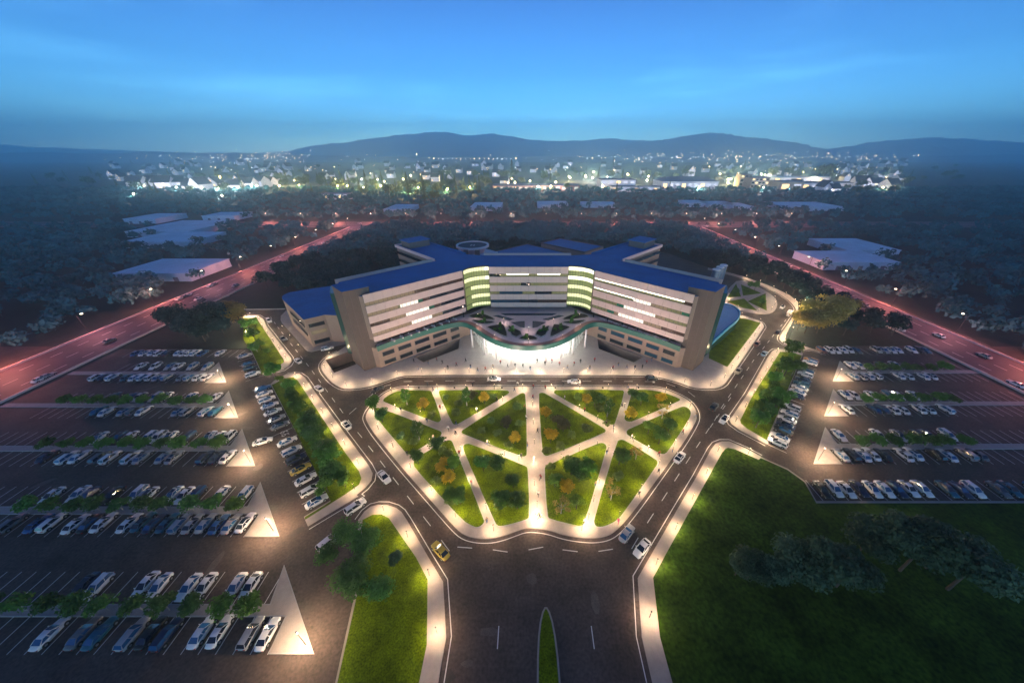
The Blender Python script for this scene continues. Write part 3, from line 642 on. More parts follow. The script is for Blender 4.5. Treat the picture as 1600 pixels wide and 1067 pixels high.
treekind('fern', 'bush', 420, 1.3, 1.0, .15, 'leaf_mid'); treekind('palm', 'tall', 420, 3.4, 1.1, .2, 'leaf_mid', 'pale_bark')
def plant(key, x, y, s=1, z=.18, name='tree', label=None, cat='tree', group=None, sz=None, bright=True):
    c, t = random.choice(KIND[key]); o = thing(name, label, cat, (x, y, z), random.uniform(0, 6.28), group); o.scale = (s, s, s*(sz or random.uniform(.9, 1.12)))
    put('crown', c, o); put('trunk' if 'bush' not in name and 'shrub' not in name else 'stem', t, o); return o
GN = {'yellow':('yellow_tree','yellow-leaved tree'), 'bush':('bush','rounded pale green bush'), 'dark':('shade_tree','dark green leafy tree'), 'mid':('garden_tree','green leafy garden tree'), 'light':('light_tree','bright light green tree'), 'birch':('birch_tree','slim tall tree with pale trunk'), 'brown':('brown_tree','brownish leafy tree'), 'sparse':('bare_tree','sparse almost bare tree')}
garden = [('R2', 'birch',[(342,222),(672,228),(410,420)]), ('R2','yellow',[(437,255),(770,218),(940,440),(548,598),(578,660)]), ('R2','bush',[(482,295),(555,195),(628,225),(610,282),(822,190),(955,250),(802,325),(752,380),(843,393),(965,342),(905,465),(380,445),(310,412),(575,505),(505,660),(590,775),(540,490)]),
    ('R2','brown',[(700,200),(893,360)]), ('R2','dark',[(205,320),(515,480),(405,550),(635,770),(840,590),(930,680),(765,590)]), ('R2','mid',[(165,262),(950,800),(865,800),(600,770)]), ('R2','light',[(600,600)]),
    ('R3','yellow',[(118,305),(142,435),(343,230),(740,225),(582,305),(230,712)]), ('R3','brown',[(180,350),(212,370)]), ('R3','bush',[(195,465),(120,490),(258,405),(345,372),(295,195),(412,260),(455,335),(145,580),(518,632),(235,545)]),
    ('R3','dark',[(405,225),(590,200),(790,380),(255,610),(300,650),(540,545)]), ('R3','mid',[(640,225),(740,440),(520,555),(335,630)]), ('R3','light',[(680,385),(165,680),(285,800),(385,228)]), ('R3','birch',[(455,290)]), ('R3','sparse',[(757,300),(200,825),(612,525),(475,750)])]
gl = {}
for k, key, pts in garden:
    for p in pts: gl.setdefault(key, []).append(A(k, *p))
for key, lst in gl.items():
    lst.sort(key=lambda q: q[0]/(q[1]+20))
    for i, (x, y) in enumerate(lst):
        plant(key, x, y, random.uniform(.9, 1.15)*(.8 if key == 'dark' else 1), .2, GN[key][0], f'{GN[key][1]}, {nth(i+1)} from the left among those on the garden lawns', 'bush' if key == 'bush' else 'tree', {'bush':'bushes on the garden lawns'}.get(key, 'trees on the garden lawns'))
# terrace plants
tp = []
for b in beds:
    cx, cy = sum(q[0] for q in b)/len(b), sum(q[1] for q in b)/len(b); tp += [(cx+random.uniform(-1.2,1.2), cy+random.uniform(-1,1), k) for k in ('fern','fern','palm' if abs(cx) < 23 else 'palm')]+[(cx-1.4, cy-.8, 'fern')]
tp.sort()
n1 = n2 = 0
for x, y, k in tp:
    if k == 'fern': n1 += 1; plant('fern', x, y, .8, 9.6, 'shrub', f'low round shrub on the canopy roof garden, {nth(n1)} from the left', 'shrub', 'shrubs of the roof garden')
    else: n2 += 1; plant('palm', x, y, .8, 9.6, 'small_tree', f'small upright tree on the canopy roof garden, {nth(n2)} from the left', 'tree', 'small trees of the roof garden')
def belt(name, spec, lab, grp):
    pts = [(k, A(t, x, y), s) for k, t, x, y, s in spec]; pts.sort(key=lambda q: q[1][1])
    for i, (k, (x, y), s) in enumerate(pts): plant(k, x, y, s, .2, name, f'{lab}, {nth(i+1)} from the front', 'tree', grp)
belt('belt_tree', [('mid','Z6',1040,600,1.25),('light','Z6',1075,625,.8),('mid','Z6',1140,685,1),('mid','Z6',1165,760,.9),('lot','Z6',1185,770,.9),('mid','Z6',1215,850,1.1),('dark','Z6',1250,960,1.1),('mid','Z6',1300,990,1.3),('mid','Z6',1330,1050,1.1),('light','Z7',1385,290,.8),('mid','Z7',1275,190,1.3),('dark','Z7',1330,250,1.2),('mid','Z7',1430,420,1.4),('dark','Z7',1400,340,1.2),('light','Z7',1515,540,.8),('mid','Z7',1300,110,1),('dark','Z7',1440,480,1)]+[(random.choice(['mid','light','lot','mid']),'P',a+random.uniform(-4,9),b,random.uniform(.6,1.0)) for a,b in [(446,612),(452,625),(460,640),(468,655),(476,672),(484,688),(493,705),(503,722),(512,738),(522,752),(508,770),(498,776),(530,748)]], 'leafy tree in the belt beside the left car park', 'trees along the left road')
belt('roadside_tree', [('mid','Z6',850,260,1.2),('mid','Z6',890,330,1.2),('light','Z6',930,390,1.1),('lot','Z6',900,400,1.1),('light','Z6',985,440,.8),('mid','Z6',890,230,1)], 'leafy tree on the grass beside the upper left road', 'trees along the upper left road')
belt('corner_tree', [('big','P',578,862,.62),('big','P',545,850,.5),('grey','P',622,880,.32),('big','P',560,920,.7),('dark','P',520,880,.9),('dark','P',600,935,1)], 'large dark tree on the front left corner lawn', 'trees on the front left corner')
belt('verge_tree', [('mid','R1',640,590,1.6),('mid','R1',600,730,1.5),('light','R1',540,690,1.1),('mid','R1',500,790,1.2),('light','R1',460,940,1.3),('mid','R1',545,970,1.6),('light','R1',400,1040,1.1),('mid','Z8',625,125,1.2),('light','Z8',600,60,1),('mid','Z8',740,20,1.1),('dark','R1',660,720,1.3),('dark','Z8',690,60,1.1)]+[(random.choice(['mid','light','lot']),'P',a,b,random.uniform(.7,1.1)) for a,b in [(1232,566),(1222,582),(1212,600),(1203,615),(1192,632),(1182,646),(1195,655),(1176,662),(1210,640)]], 'green tree on the verge beside the right car park', 'trees along the right road')
belt('olive_tree', [('olive','R1',760,395,1.1),('olive','R1',850,395,1.15),('olive','R1',705,370,.85),('olive','R1',920,360,1.2),('olive','R1',850,320,1.2),('olive','R1',960,310,1.2),('olive','R1',1030,290,1.1),('olive','R1',770,300,1.0),('olive','R1',900,260,1.1)], 'broad olive-brown tree in the clump beyond the right road', 'olive tree clump on the right')
belt('dusky_tree', [('greywood','Z6',560,300,1.25),('greywood','Z6',470,280,1.25),('greywood','Z6',380,270,1.2),('greywood','Z6',640,260,1.2),('olive','Z6',790,215,1.0),('olive','Z6',720,215,1.05),('greywood','Z6',320,230,.9),('greywood','Z6',540,330,.9),('greywood','Z6',420,300,.9),('greywood','Z6',680,300,.8)], 'dusky broad tree in the clump above the left car park', 'tree clump above the left car park')
belt('front_tree', [('grey','Z8',560,1180,.75),('grey','Z8',480,1150,.5),('grey','Z8',840,1200,1.0),('grey','Z8',1000,1210,1.0),('grey','Z8',1180,1230,.9),('grey','Z8',1320,1010,.9),('grey','Z8',1500,1040,1.0),('grey','Z8',1620,1120,1.1),('grey','Z8',700,1210,.6),('grey','Z8',1800,1100,1.1),('grey','Z8',1950,1250,1.2)], 'grey-green tree on the front right lawn', 'trees on the front right lawn')
belt('park_tree', [('mid','R1',430,190,.9),('light','R1',440,150,.7),('dark','R1',380,70,1),('dark','R1',230,110,.8),('dark','R1',340,60,.8)], 'small dark tree in the park island behind the right tower', 'trees in the island behind the right tower')
for sgn, bx, by in ISL:
    n = 8; side = 'left' if sgn < 0 else 'right'
    row = {22.0:'lowest',40.6:'front',58.4:'second',76.0:'third',93.7:'back',59.1:'front',76.9:'second',94.5:'back'}[by]
    if sgn < 0 and by == 93.7: continue
    for i in range(10 if sgn < 0 else 7):
        x = bx+sgn*(12.8+i*(5.0 if sgn < 0 else 4.6)+(3 if sgn > 0 else 0)+random.uniform(-.6,.6))
        plant('lotdark' if (sgn < 0 and (by < 50 and 1 < i)) else 'lot', x, by+5.65, random.uniform(.85,1.0), .16, 'car_park_tree', f'small tree on {row} island of {side} car park, {nth(i+1)} from the aisle', 'tree', 'trees on the car park islands')
# woods round the hospital: the nearest as individual trees, the rest and the far woods as one mass
W1 = [(-158,186),(-116,172),(-96,166),(-76,150),(-80,176),(-60,198),(-48,207),(-34,236),(4,262),(30,262),(58,236),(72,262),(92,300),(160,368),(-160,368)]
W2 = AL('Z5', [(1575,560),(1565,480),(1510,430),(1400,385),(1240,328),(1142,300)])+[(98,296),(161,368),(161,126),(132,122)]
pts = []
tries = 0
while len(pts) < 900 and tries < 30000:
    tries += 1; x, y = random.uniform(-160,161), random.uniform(120,368)
    if not (inside(x, y, W1) or inside(x, y, W2)): continue
    if all((x-a)**2+(y-b)**2 > 33 for a, b in pts[-400:]): pts.append((x, y))
pts.sort(key=lambda q: math.hypot(*q))
for i, (x, y) in enumerate(pts[:290]): plant('forest', x, y, random.uniform(.75, 1.1), .05, 'woodland_tree', 'dark round-crowned tree in the woods behind the hospital', 'tree', 'woodland trees behind the hospital')
rest = pts[290:]
far = []
def dens(x0, x1, y0, y1, n, ok=lambda x, y: True):
    for _ in range(n):
        x, y = random.uniform(x0, x1), random.uniform(y0, y1)
        if ok(x, y): far.append((x, y))
BLK = []   # (x, y, half width, half depth) of the pale buildings in the woods
def blockspec(x0, x1, yb, yt, dep):
    X0, Y0 = G(x0, yb); X1, _ = G(x1, yb); _, z = zat((x0+x1)/2, yt, Y0+dep); return (X0+X1)/2, Y0+dep/2, abs(X1-X0)/2, dep/2, max(5.5, z)
for a in [(200,298,371,352,60),(196,300,388,369,40),(318,368,345,334,30),(185,300,440,417,32),(196,245,350,345,40),(735,782,330,322,50),(600,638,334,329,50),(840,888,326,322,40),(910,962,325,315,28),(1108,1152,326,320,40),(1075,1108,324,321,40),(1144,1176,329,326,40),(1230,1318,330,325,55),(1320,1402,402,383,40),(1285,1400,422,402,30)]: BLK.append(blockspec(*a))
okb = lambda x, y: all(abs(x-a) > b+6 or y < c-d-7 or y > c+d+6 for a, c, b, d, _ in BLK)
# keep the slope in front of each pale building low enough to leave its face in view
dens(-420,-198,60,372,640,okb); dens(192,420,60,372,640,okb); dens(-900,-420,120,372,700,okb); dens(420,900,120,372,700,okb)
dens(-640,640,412,800,2700,okb); dens(-1300,-640,380,800,1300,okb); dens(640,1300,380,800,1300,okb)
V = []
for x, y in rest+far:
    d = math.hypot(x, y); n = int(np.clip(26000/d, 38, 130)); rad = random.uniform(3.6, 6.2); ht = rad*1.7; leaf = .55+d/1000*1.5
    rg = NR; q = crown_pts('wide', n, ht, rad, leaf, rg); c = q[0]+np.array((x, y, 0)); V.append(quads(c, q[1], q[2], rg))
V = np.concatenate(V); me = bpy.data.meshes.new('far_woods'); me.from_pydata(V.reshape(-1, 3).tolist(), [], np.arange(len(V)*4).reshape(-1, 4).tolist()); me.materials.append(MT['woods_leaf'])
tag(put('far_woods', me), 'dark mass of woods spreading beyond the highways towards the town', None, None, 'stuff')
BLK_order = sorted(range(len(BLK)), key=lambda i: BLK[i][0]/BLK[i][1])
for r_, i in enumerate(BLK_order):
    x, y, a, d, z = BLK[i]; t = thing('pale_building', f'pale blue-white flat-roofed block in the woods, {nth(r_+1)} from the left', 'building', (x, y, 0), 0, 'pale blocks in the woods')
    MB().box(0,0,0,2*a,2*d,z-.6).build('wall', 'pale_block', t); m = MB().box(0,0,z-.6,2*a+.6,2*d+.6,.5); m.build('roof', 'pale_block', t)
    m = MB()
    for k in range(3): m.box(-a*.6+k*a*.6, -d-.05, 0, min(3,a*.3), .1, min(3.4, z*.5))
    m.build('loading_door', 'mall_roof', t)
# ================================================================== CARS
def car_parts(kind):
    Lh, Wd = (2.3, .9) if kind != 'van' else (2.9, 1.0)
    if kind == 'sedan': prof = [(-2.3,.45,.72),(-2.2,.30,.86),(-1.5,.26,.95),(-.9,.25,.95),(.75,.25,.92),(1.0,.25,.90),(1.9,.28,.78),(2.25,.34,.66),(2.3,.45,.58)]; cab = [(-1.75,.94),(-1.05,1.40),(.15,1.43),(1.05,.91)]
    elif kind == 'wagon': prof = [(-2.25,.45,.90),(-2.2,.30,1.0),(-1.5,.27,1.02),(-.9,.27,1.0),(.8,.27,.98),(1.1,.27,.97),(1.9,.30,.88),(2.25,.36,.74),(2.3,.48,.66)]; cab = [(-2.2,1.0),(-1.85,1.55),(.25,1.60),(1.15,.97)]
    else: prof = [(-2.9,.5,2.2),(-2.85,.35,2.35),(-1,.32,2.38),(.9,.32,2.36),(1.2,.32,1.35),(1.5,.32,1.3),(2.3,.35,1.15),(2.75,.4,.95),(2.9,.5,.85)]; cab = [(.95,1.3),(1.0,2.3),(1.5,2.2),(2.15,1.25)]
    b = MB(); n = len(prof); rows = []
    for i, (x, z0, z1) in enumerate(prof):
        tp = 1-(abs(x)/(Lh*1.02))**6*.35; w_ = Wd*tp
        rows.append([(x,-w_*.93,z0),(x,-w_,z0+(z1-z0)*.35),(x,-w_*.98,z0+(z1-z0)*.8),(x,-w_*.86,z1),(x,-w_*.4,z1+.03),(x,w_*.4,z1+.03),(x,w_*.86,z1),(x,w_*.98,z0+(z1-z0)*.8),(x,w_,z0+(z1-z0)*.35),(x,w_*.93,z0)])
    v = [p for r in rows for p in r]; k = 10
    f = [(i*k+j, i*k+(j+1) % k, (i+1)*k+(j+1) % k, (i+1)*k+j) for i in range(n-1) for j in range(k)]
    f = [q[::-1] for q in f]; f += [tuple(range(k)), tuple(range((n-1)*k, n*k))[::-1]]
    b.add(v, f, 0)
    (x0,z0),(x1,z1),(x2,z2),(x3,z3) = cab; wb, wt = Wd*.86, Wd*.66
    if kind != 'van':   # roof and pillars in body colour
        b.add([(x1,-wt,z1),(x2,-wt,z2),(x2,wt,z2),(x1,wt,z1),(x1+.1,-wt*.8,z1+.045),(x2-.1,-wt*.8,z2+.045),(x2-.1,wt*.8,z2+.045),(x1+.1,wt*.8,z1+.045)], [(4,5,6,7),(0,1,5,4),(1,2,6,5),(2,3,7,6),(3,0,4,7)])
        for s in (-1,1):
            for (xa,za_),(xb,zb_) in (((x0,z0),(x1,z1)),((x3,z3),(x2,z2)),((.5*(x0+x3)-.1,.93),(.5*(x1+x2)-.1,z1))): b.tube((xa,s*wb,za_-.02),(xb,s*wt,zb_),.055,.045,5)
    for cx in (-1.4,1.45): # wheel arch shadows
        for s in (-1,1): b.tube((cx,s*(Wd-.16),.36),(cx,s*(Wd+.005),.36),.41,.41,12,1)
    for s in (-1,1): b.box(x3-.25, s*(Wd+.06), .98 if kind != 'van' else 1.5, .12, .16, .12)
    out = [('body', b.mesh('body', ['car_paint_white','rubber'], True), None)]
    me = out[0][1]
    def pane(name, q, m='car_glass'): out.append((name, MB().add(q, [(0,1,2,3)]).mesh(name, [m]), None))
    e = .012
    pane('windscreen', [(x3-e,-wb*.94,z3+.02),(x3-e,wb*.94,z3+.02),(x2,wt*.94,z2),(x2,-wt*.94,z2)])
    if kind != 'van':
        pane('rear_window', [(x0+e,wb*.94,z0+.02),(x0+e,-wb*.94,z0+.02),(x1,-wt*.94,z1),(x1,wt*.94,z1)])
    for s in (-1,1):
        q = [(x0+.12,s*wb,z0),(x3-.12,s*wb,z3),(x2-.03,s*wt,z2-.01),(x1+.03,s*wt,z1-.01)]; pane('side_window', q if s == -1 else q[::-1])
    for cx in (-1.4,1.45):
        for s in (-1,1):
            wm = MB().tube((cx,s*(Wd-.2),.33),(cx,s*(Wd+.02),.33),.33,.33,14,0); wm.tube((cx,s*(Wd+.015),.33),(cx,s*(Wd+.03),.33),.2,.19,10,1); out.append(('wheel', wm.mesh('wheel', ['rubber','rim']), None))
    zf, zr = (prof[-2][2]-.1, prof[0][2]-.05)
    for s in (-1,1):
        out.append(('headlight', MB().box(Lh-.12, s*Wd*.58, zf-.1, .2, .34, .13).mesh('headlight', ['headlamp']), None))
        out.append(('taillight', MB().box(-Lh+.06, s*Wd*.60, zr-.16 if kind != 'van' else 1.0, .14, .3, .16 if kind != 'van' else .4).mesh('taillight', ['taillamp']), None))
    if kind == 'van':
        for xx in (-1.6,-.4): out.append(('roof_vent', MB().box(xx,0,2.38,.5,.5,.12).mesh('roof_vent', ['dark_metal']), None))
    return out
CARS = {k: car_parts(k) for k in ('sedan','wagon','van')}
roofglass = MB().box(-.35,0,1.462,1.0,.95,.02).mesh('sunroof', ['car_glass'])
KN = {'sedan':'saloon','wagon':'estate','van':'van'}
CN = {'taxi':'yellow','paleblue':'pale blue','navy':'dark navy','teal':'teal'}
PASTEL = ['car_glass','car_glass_blue']
def car(kind, colr, x, y, h, label, group, z=.02, detail=True, roof=False, blue=False):
    o = thing('delivery_van' if kind == 'van' else 'estate_car' if kind == 'wagon' else 'saloon_car', label, 'van' if kind == 'van' else 'car', (x, y, z), h, group)
    for nm, me, _ in CARS[kind]:
        if not detail and nm in ('headlight','taillight','wheel'): 
            if nm != 'wheel': continue
        put(nm, me, o, m='car_paint_'+colr if nm == 'body' else ('car_glass_blue' if blue and nm in ('rear_window','windscreen','side_window') else None))
    if roof and kind == 'sedan': put('sunroof', roofglass, o)
    return o
def rcar(tag_, a, b, kind, colr, label, group='cars driving on the campus roads', **k):   # tail, nose
    p, q = A(tag_, *a, .3), A(tag_, *b, .3); return car(kind, colr, (p[0]+q[0])/2, (p[1]+q[1])/2, math.atan2(q[1]-p[1], q[0]-p[0]), label, group, **k)
cl_ = lambda c: CN.get(c, c)
for a in [('Z7',(870,245),(1005,205),'sedan','white','white saloon driving in the left car park aisle beside the stall row'),
    ('R2',(185,590),(245,660),'sedan','white','white saloon on the left road beside the garden\'s lower left lawn'),
    ('Z6',(1545,945),(1490,880),'sedan','white','white saloon on the left road beside the garden corner tree'),
    ('Z6',(1355,680),(1300,635),'sedan','white','white saloon on the left road near the corner of the plaza'),
    ('Z6',(1205,485),(1160,445),'sedan','white','white saloon on the left road opposite the sunken courtyard'),
    ('Z6',(1060,295),(1095,328),'sedan','grey','grey saloon on the left road beside the annex'),
    ('Z6',(965,172),(995,202),'wagon','white','white car with dark windows on the upper left road by the side road'),
    ('Z6',(1345,388),(1425,370),'wagon','white','white estate car on the lane between annex and left tower'),
    ('R2',(5,825),(105,755),'wagon','white','white estate car turning at the junction by the front left corner lawn'),
    ('R2',(570,1080),(485,985),'sedan','taxi','yellow taxi on the left road at the bottom of the photo'),
    ('R2',(210,122),(145,158),'sedan','black','black saloon on the front road at the bend by the left plaza'),
    ('R2',(785,82),(860,82),'sedan','white','white saloon on the front road left of the garden\'s central path'),
    ('R3',(310,98),(235,96),'sedan','white','white saloon on the front road right of the garden\'s central path'),
    ('R3',(665,74),(735,76),'sedan','black','black saloon on the front road before the right tower'),
    ('R3',(1025,258),(1065,212),'sedan','black','black saloon on the right road at the front road junction'),
    ('R3',(1120,285),(1085,325),'sedan','white','white saloon on the right road beside the black saloon'),
    ('R3',(830,548),(880,485),'sedan','white','white saloon on the right road beside the garden\'s right lawn'),
    ('R3',(525,990),(600,885),'sedan','silver','silver saloon with blue windows on the right road by the garden\'s tip'),
    ('R3',(685,972),(610,1065),'sedan','white','white saloon on the right road nearest the bottom of the photo'),
    ('R1',(275,662),(240,702),'sedan','cream','small beige car on the right road beside the right plaza corner'),
    ('R1',(435,570),(475,530),'sedan','paleblue','pale blue car on the right road by the car park entrance'),
    ('R1',(415,462),(380,498),'wagon','brown','brown car on the right road beside the green lawn'),
    ('R1',(545,405),(578,370),'wagon','black','black car on the right road above the car park entrance'),
    ('R1',(622,272),(665,228),'van','white','white van with two roof vents on the right ring road'),
    ('R1',(608,182),(578,212),'sedan','white','white car on the right ring road just above the van'),
    ('Z7',(1345,965),(1450,880),'wagon','white','white estate car parked beside the big tree at the front left')]:
    rcar(*a, blue='blue windows' in a[5], roof=a[4] == 'white' and random.random() < .4)
# parked rows
PC = ['white']*11+['silver','silver','grey','black','navy','blue','teal']
def row(side, y, xs, nose, rowname, cols=None):
    for i, x in enumerate(xs):
        c = cols[i] if cols and i < len(cols) else random.choice(PC); k = random.choice(['sedan','sedan','sedan','wagon'])
        car(k, c, x+random.uniform(-.12,.12), y+random.uniform(-.25,.25), R(90)*nose+R(random.uniform(-1.5,1.5)), f'{cl_(c)} {KN[k]} in the {rowname} of the {side} car park, {nth(i+1)} from the aisle', f'cars parked in the {side} car park', roof=random.random() < .25, blue=random.random() < .55)
def xs_at(tag_, y, lst): return [A(tag_, x, y, .6)[0] for x in lst]
LT = lambda xs, y: xs
stall_m = MB()
def stalls(x0, x1, y0, y1, step=2.75):
    n = int(abs(x1-x0)/step); s = 1 if x1 > x0 else -1
    for i in range(n+1): stall_m.box(x0+s*i*step, (y0+y1)/2, .003, .11, y1-y0, .006)
SL = 2.75
def slots(bx, sgn, idx, off=0): return [bx+sgn*(8.6+off+i*SL) for i in idx]
allL = {}
for j, (bx, by, lo, hi) in enumerate([(-51.9,40.6,'front row','second row'),(-69.6,58.4,'third row','fourth row'),(-87.2,76.0,'fifth row','sixth row'),(-104.8,93.7,'seventh row','eighth row')]):
    occ_lo = [[0,1,2,3,4,5,6,7,8,9,11,12,13,15,16,18],[0,1,2,5,6,8,9,11,12,14,15,17],[0,1,3,4,8,9,10,12,13],[0,1,2,3,5,6,7,8,9,10,12,13,14]][j]
    occ_hi = [[0,2,4,5,6,8,9,11,13,14,16],[0,1,2,4,6,7,8,10,11,13],[0,3,6,7,9,10,12],[0,2,4,5,7,9]][j]
    c_lo = [['white','silver','blue','silver','silver','silver','teal','navy','teal'],['white','navy','navy','silver','silver','silver'],['teal','white','silver','silver','white'],['white','white','silver','silver','silver','silver']][j]
    c_hi = [['white','white','navy','white','white','white'],['white','white','white','navy','white','white'],['white','white','white','silver'],['silver','silver','white','silver']][j]
    row('left', by+2.45, slots(bx, -1, occ_lo, -.3), 1, lo, c_lo); row('left', by+9.2, slots(bx, -1, occ_hi, 4.9), -1, hi, c_hi)
    stalls(bx-7.0, -150, by-.2, by+4.9); stalls(bx-12.2, -150, by+6.5, by+11.8)
row('left', 24.4, slots(-34.3, -1, [0,1,3,4,6,7,8,10,11,13], -.3), 1, 'lowest row', ['white','silver']); row('left', 31.2, slots(-34.3, -1, [1,2,4,5,7,8,11,12], 4.9), -1, 'ninth row', ['white','white']); stalls(-41.3, -150, 21.8, 26.9); stalls(-46.5, -150, 28.5, 33.8)
row('left', 112.6, xs_at('P', 551, [345,318,306,298,290,281,268,262,250,240,228,215]), 1, 'back row'); stalls(-114, -160, 110.2, 115.4)
for j, (bx, by, lo, hi) in enumerate([(73.0,59.1,'second row','third row'),(89.5,76.9,'fourth row','fifth row'),(106.0,94.5,'sixth row','seventh row')]):
    occ_lo = [[0,1,2,3,4,6,7,9,10,12,13],[0,3,4,5,6,8,9,11],[0,1,2,3,6,7,9,10]][j]; occ_hi = [[0,4,6,8,9,11],[0,1,3,5,6,8],[0,1,4,6]][j]
    c_lo = [['silver','black','white','white','black'],['white','navy','navy','white','white'],['silver','silver','white','white']][j]
    row('right', by+2.45, slots(bx, 1, occ_lo, -.3), 1, lo, c_lo); row('right', by+9.2, slots(bx, 1, occ_hi, 4.9), -1, hi, ['white','white'])
    stalls(bx+7.0, 160, by-.2, by+4.9); stalls(bx+12.2, 160, by+6.5, by+11.8)
row('right', 51.3, [68.5+i*2.95 for i in range(18) if i not in (9,13,16)], -1, 'front row', ['black','white','white','navy','white','white','navy']); stalls(67.2, 160, 48.7, 54.2, 2.95)
row('right', 114.6, [117+i*2.75 for i in range(16) if i not in (6,7,12)], -1, 'back row', ['brown','white','white','white','white','navy','silver']); stalls(115.5, 160, 112, 117.2)
# diagonal stall rows beside the planting belts
def diag(side, pts, cols, hd, rowname):
    for i, ((x, y), c) in enumerate(zip(pts, cols)):
        if c is None: continue
        k = random.choice(['sedan','sedan','wagon']); car(k, c, x, y, hd, f'{cl_(c)} {KN[k]} in the {rowname}, {nth(i+1)} from the front', f'cars parked in the {side} car park', roof=random.random() < .3, blue=random.random() < .6)
def stall_diag(p0, p1, hd, n, ln=5.2):
    for i in range(n+1):
        x, y = p0[0]+(p1[0]-p0[0])*i/n, p0[1]+(p1[1]-p0[1])*i/n; stall_m.box(x, y, .003, ln, .11, .006, hd)
lp = [(-47.9,48.1),(-50.8,51.0),(-53.8,54.0),(-56.8,57.0),(-59.8,60.0),(-62.6,62.8),(-65.8,66.0)]
diag('left', lp, ['white','white','white','taxi','navy','white','white'], R(45), 'lower slanted row by the left belt')
lp2 = [(-71.8,72.2),(-74.7,75.0),(-77.8,78.1),(-80.7,81.0),(-83.5,83.8),(-86.4,86.8),(-88.9,89.6)]
diag('left', lp2, ['grey','silver','white','white','white','white','blue'], R(45), 'upper slanted row by the left belt')
diag('left', [(-98.1,97.8),(-101.4,101.4),(-104.5,104.8),(-110.3,110.4)], ['white','black','navy','silver'], R(45), 'slanted row by the left woods')
stall_diag((-46.4,46.6),(-90.6,91.1),R(45),15); stall_diag((-96.6,96.2),(-112,112),R(45),5)
rp = [(67.6,65.6),(69.6,67.7),(72.2,70.3),(74.2,72.3),(76.4,74.8),(78.8,77.2),(81.5,80.1),(85.0,84.0),(86.8,85.9),(88.6,87.8),(90.9,90.0),(93,92.2),(95.3,94.6),(98.2,97.6),(100.3,99.9),(105.6,105.4),(107.3,107.2)]
diag('right', rp, ['white','white','black','navy','white','white','white',None,'navy','white','white','teal','navy','white','navy','white','orange'], R(135), 'slanted row by the right verge')
stall_diag((66.4,64.4),(108.4,108.4),R(135),18)
struct(stall_m.build('parking_line', 'line_paint'))
# wheelchair marks painted in the left stall row
m = MB()
for x, y in ((-68.9,69.0),(-69.9,70.0)):
    c_ = [(x+.5*math.cos(a*.5236), y+.5*math.sin(a*.5236)) for a in range(12)]; m.ribbon(c_, .14, .01, .016, True); m.box(x+.5, y+.6, .01, 1.1, .16, .006, R(45)); m.box(x+1.0, y+.55, .01, .6, .16, .006, R(-10))
struct(m.build('wheelchair_marking', 'line_paint'))
# cars on the highways
EXTRA = [('W', (random.choice([-189,-183,-176,-170]), random.uniform(70,370)), 0) for _ in range(22)]+[('W', (random.choice([166,171.5,177,183]), random.uniform(90,370)), 0) for _ in range(20)]+[('W', (random.uniform(-220,220), random.choice([376,383,392,399])), 1) for _ in range(16)]
i = 0
for t, p, h in EXTRA+[('Z6',(505,42),90),('Z6',(285,105),90),('Z6',(240,118),90),('P',(368,446),-90),('P',(415,428),-90),('P',(470,401),90),('P',(505,380),-90),('R1',(1220,178),90),('R1',(790,42),-90),('R1',(745,25),90),('Z3',(510,768),90),('Z3',(670,822),-90),('Z3',(460,738),90),('Z3',(265,664),0),('Z3',(465,654),0),('Z3',(330,668),180),('Z3',(985,942),90),('Z2',(1110,632),0),('Z2',(1195,634),180),('Z2',(1265,630),0),('Z2',(170,582),0),('P',(310,467),-90)]:
    x, y = p if t == 'W' else A(t, *p, .5); i += 1
    if t == 'W': h = 0 if h else 90
    elif t == 'Z2' or (t == 'Z3' and h in (0, 180)): y = min(401, max(375, y))
    elif x < 0: x = min(-170, max(-189, x))
    else: x = min(183, max(166, x))
    c = ['white','white','silver','grey'][i % 4]; car('sedan', c, x, y, R(h), f'small {c} car on the reddish highway, {nth(i)} in order round the site', 'cars on the highways', .04, False)
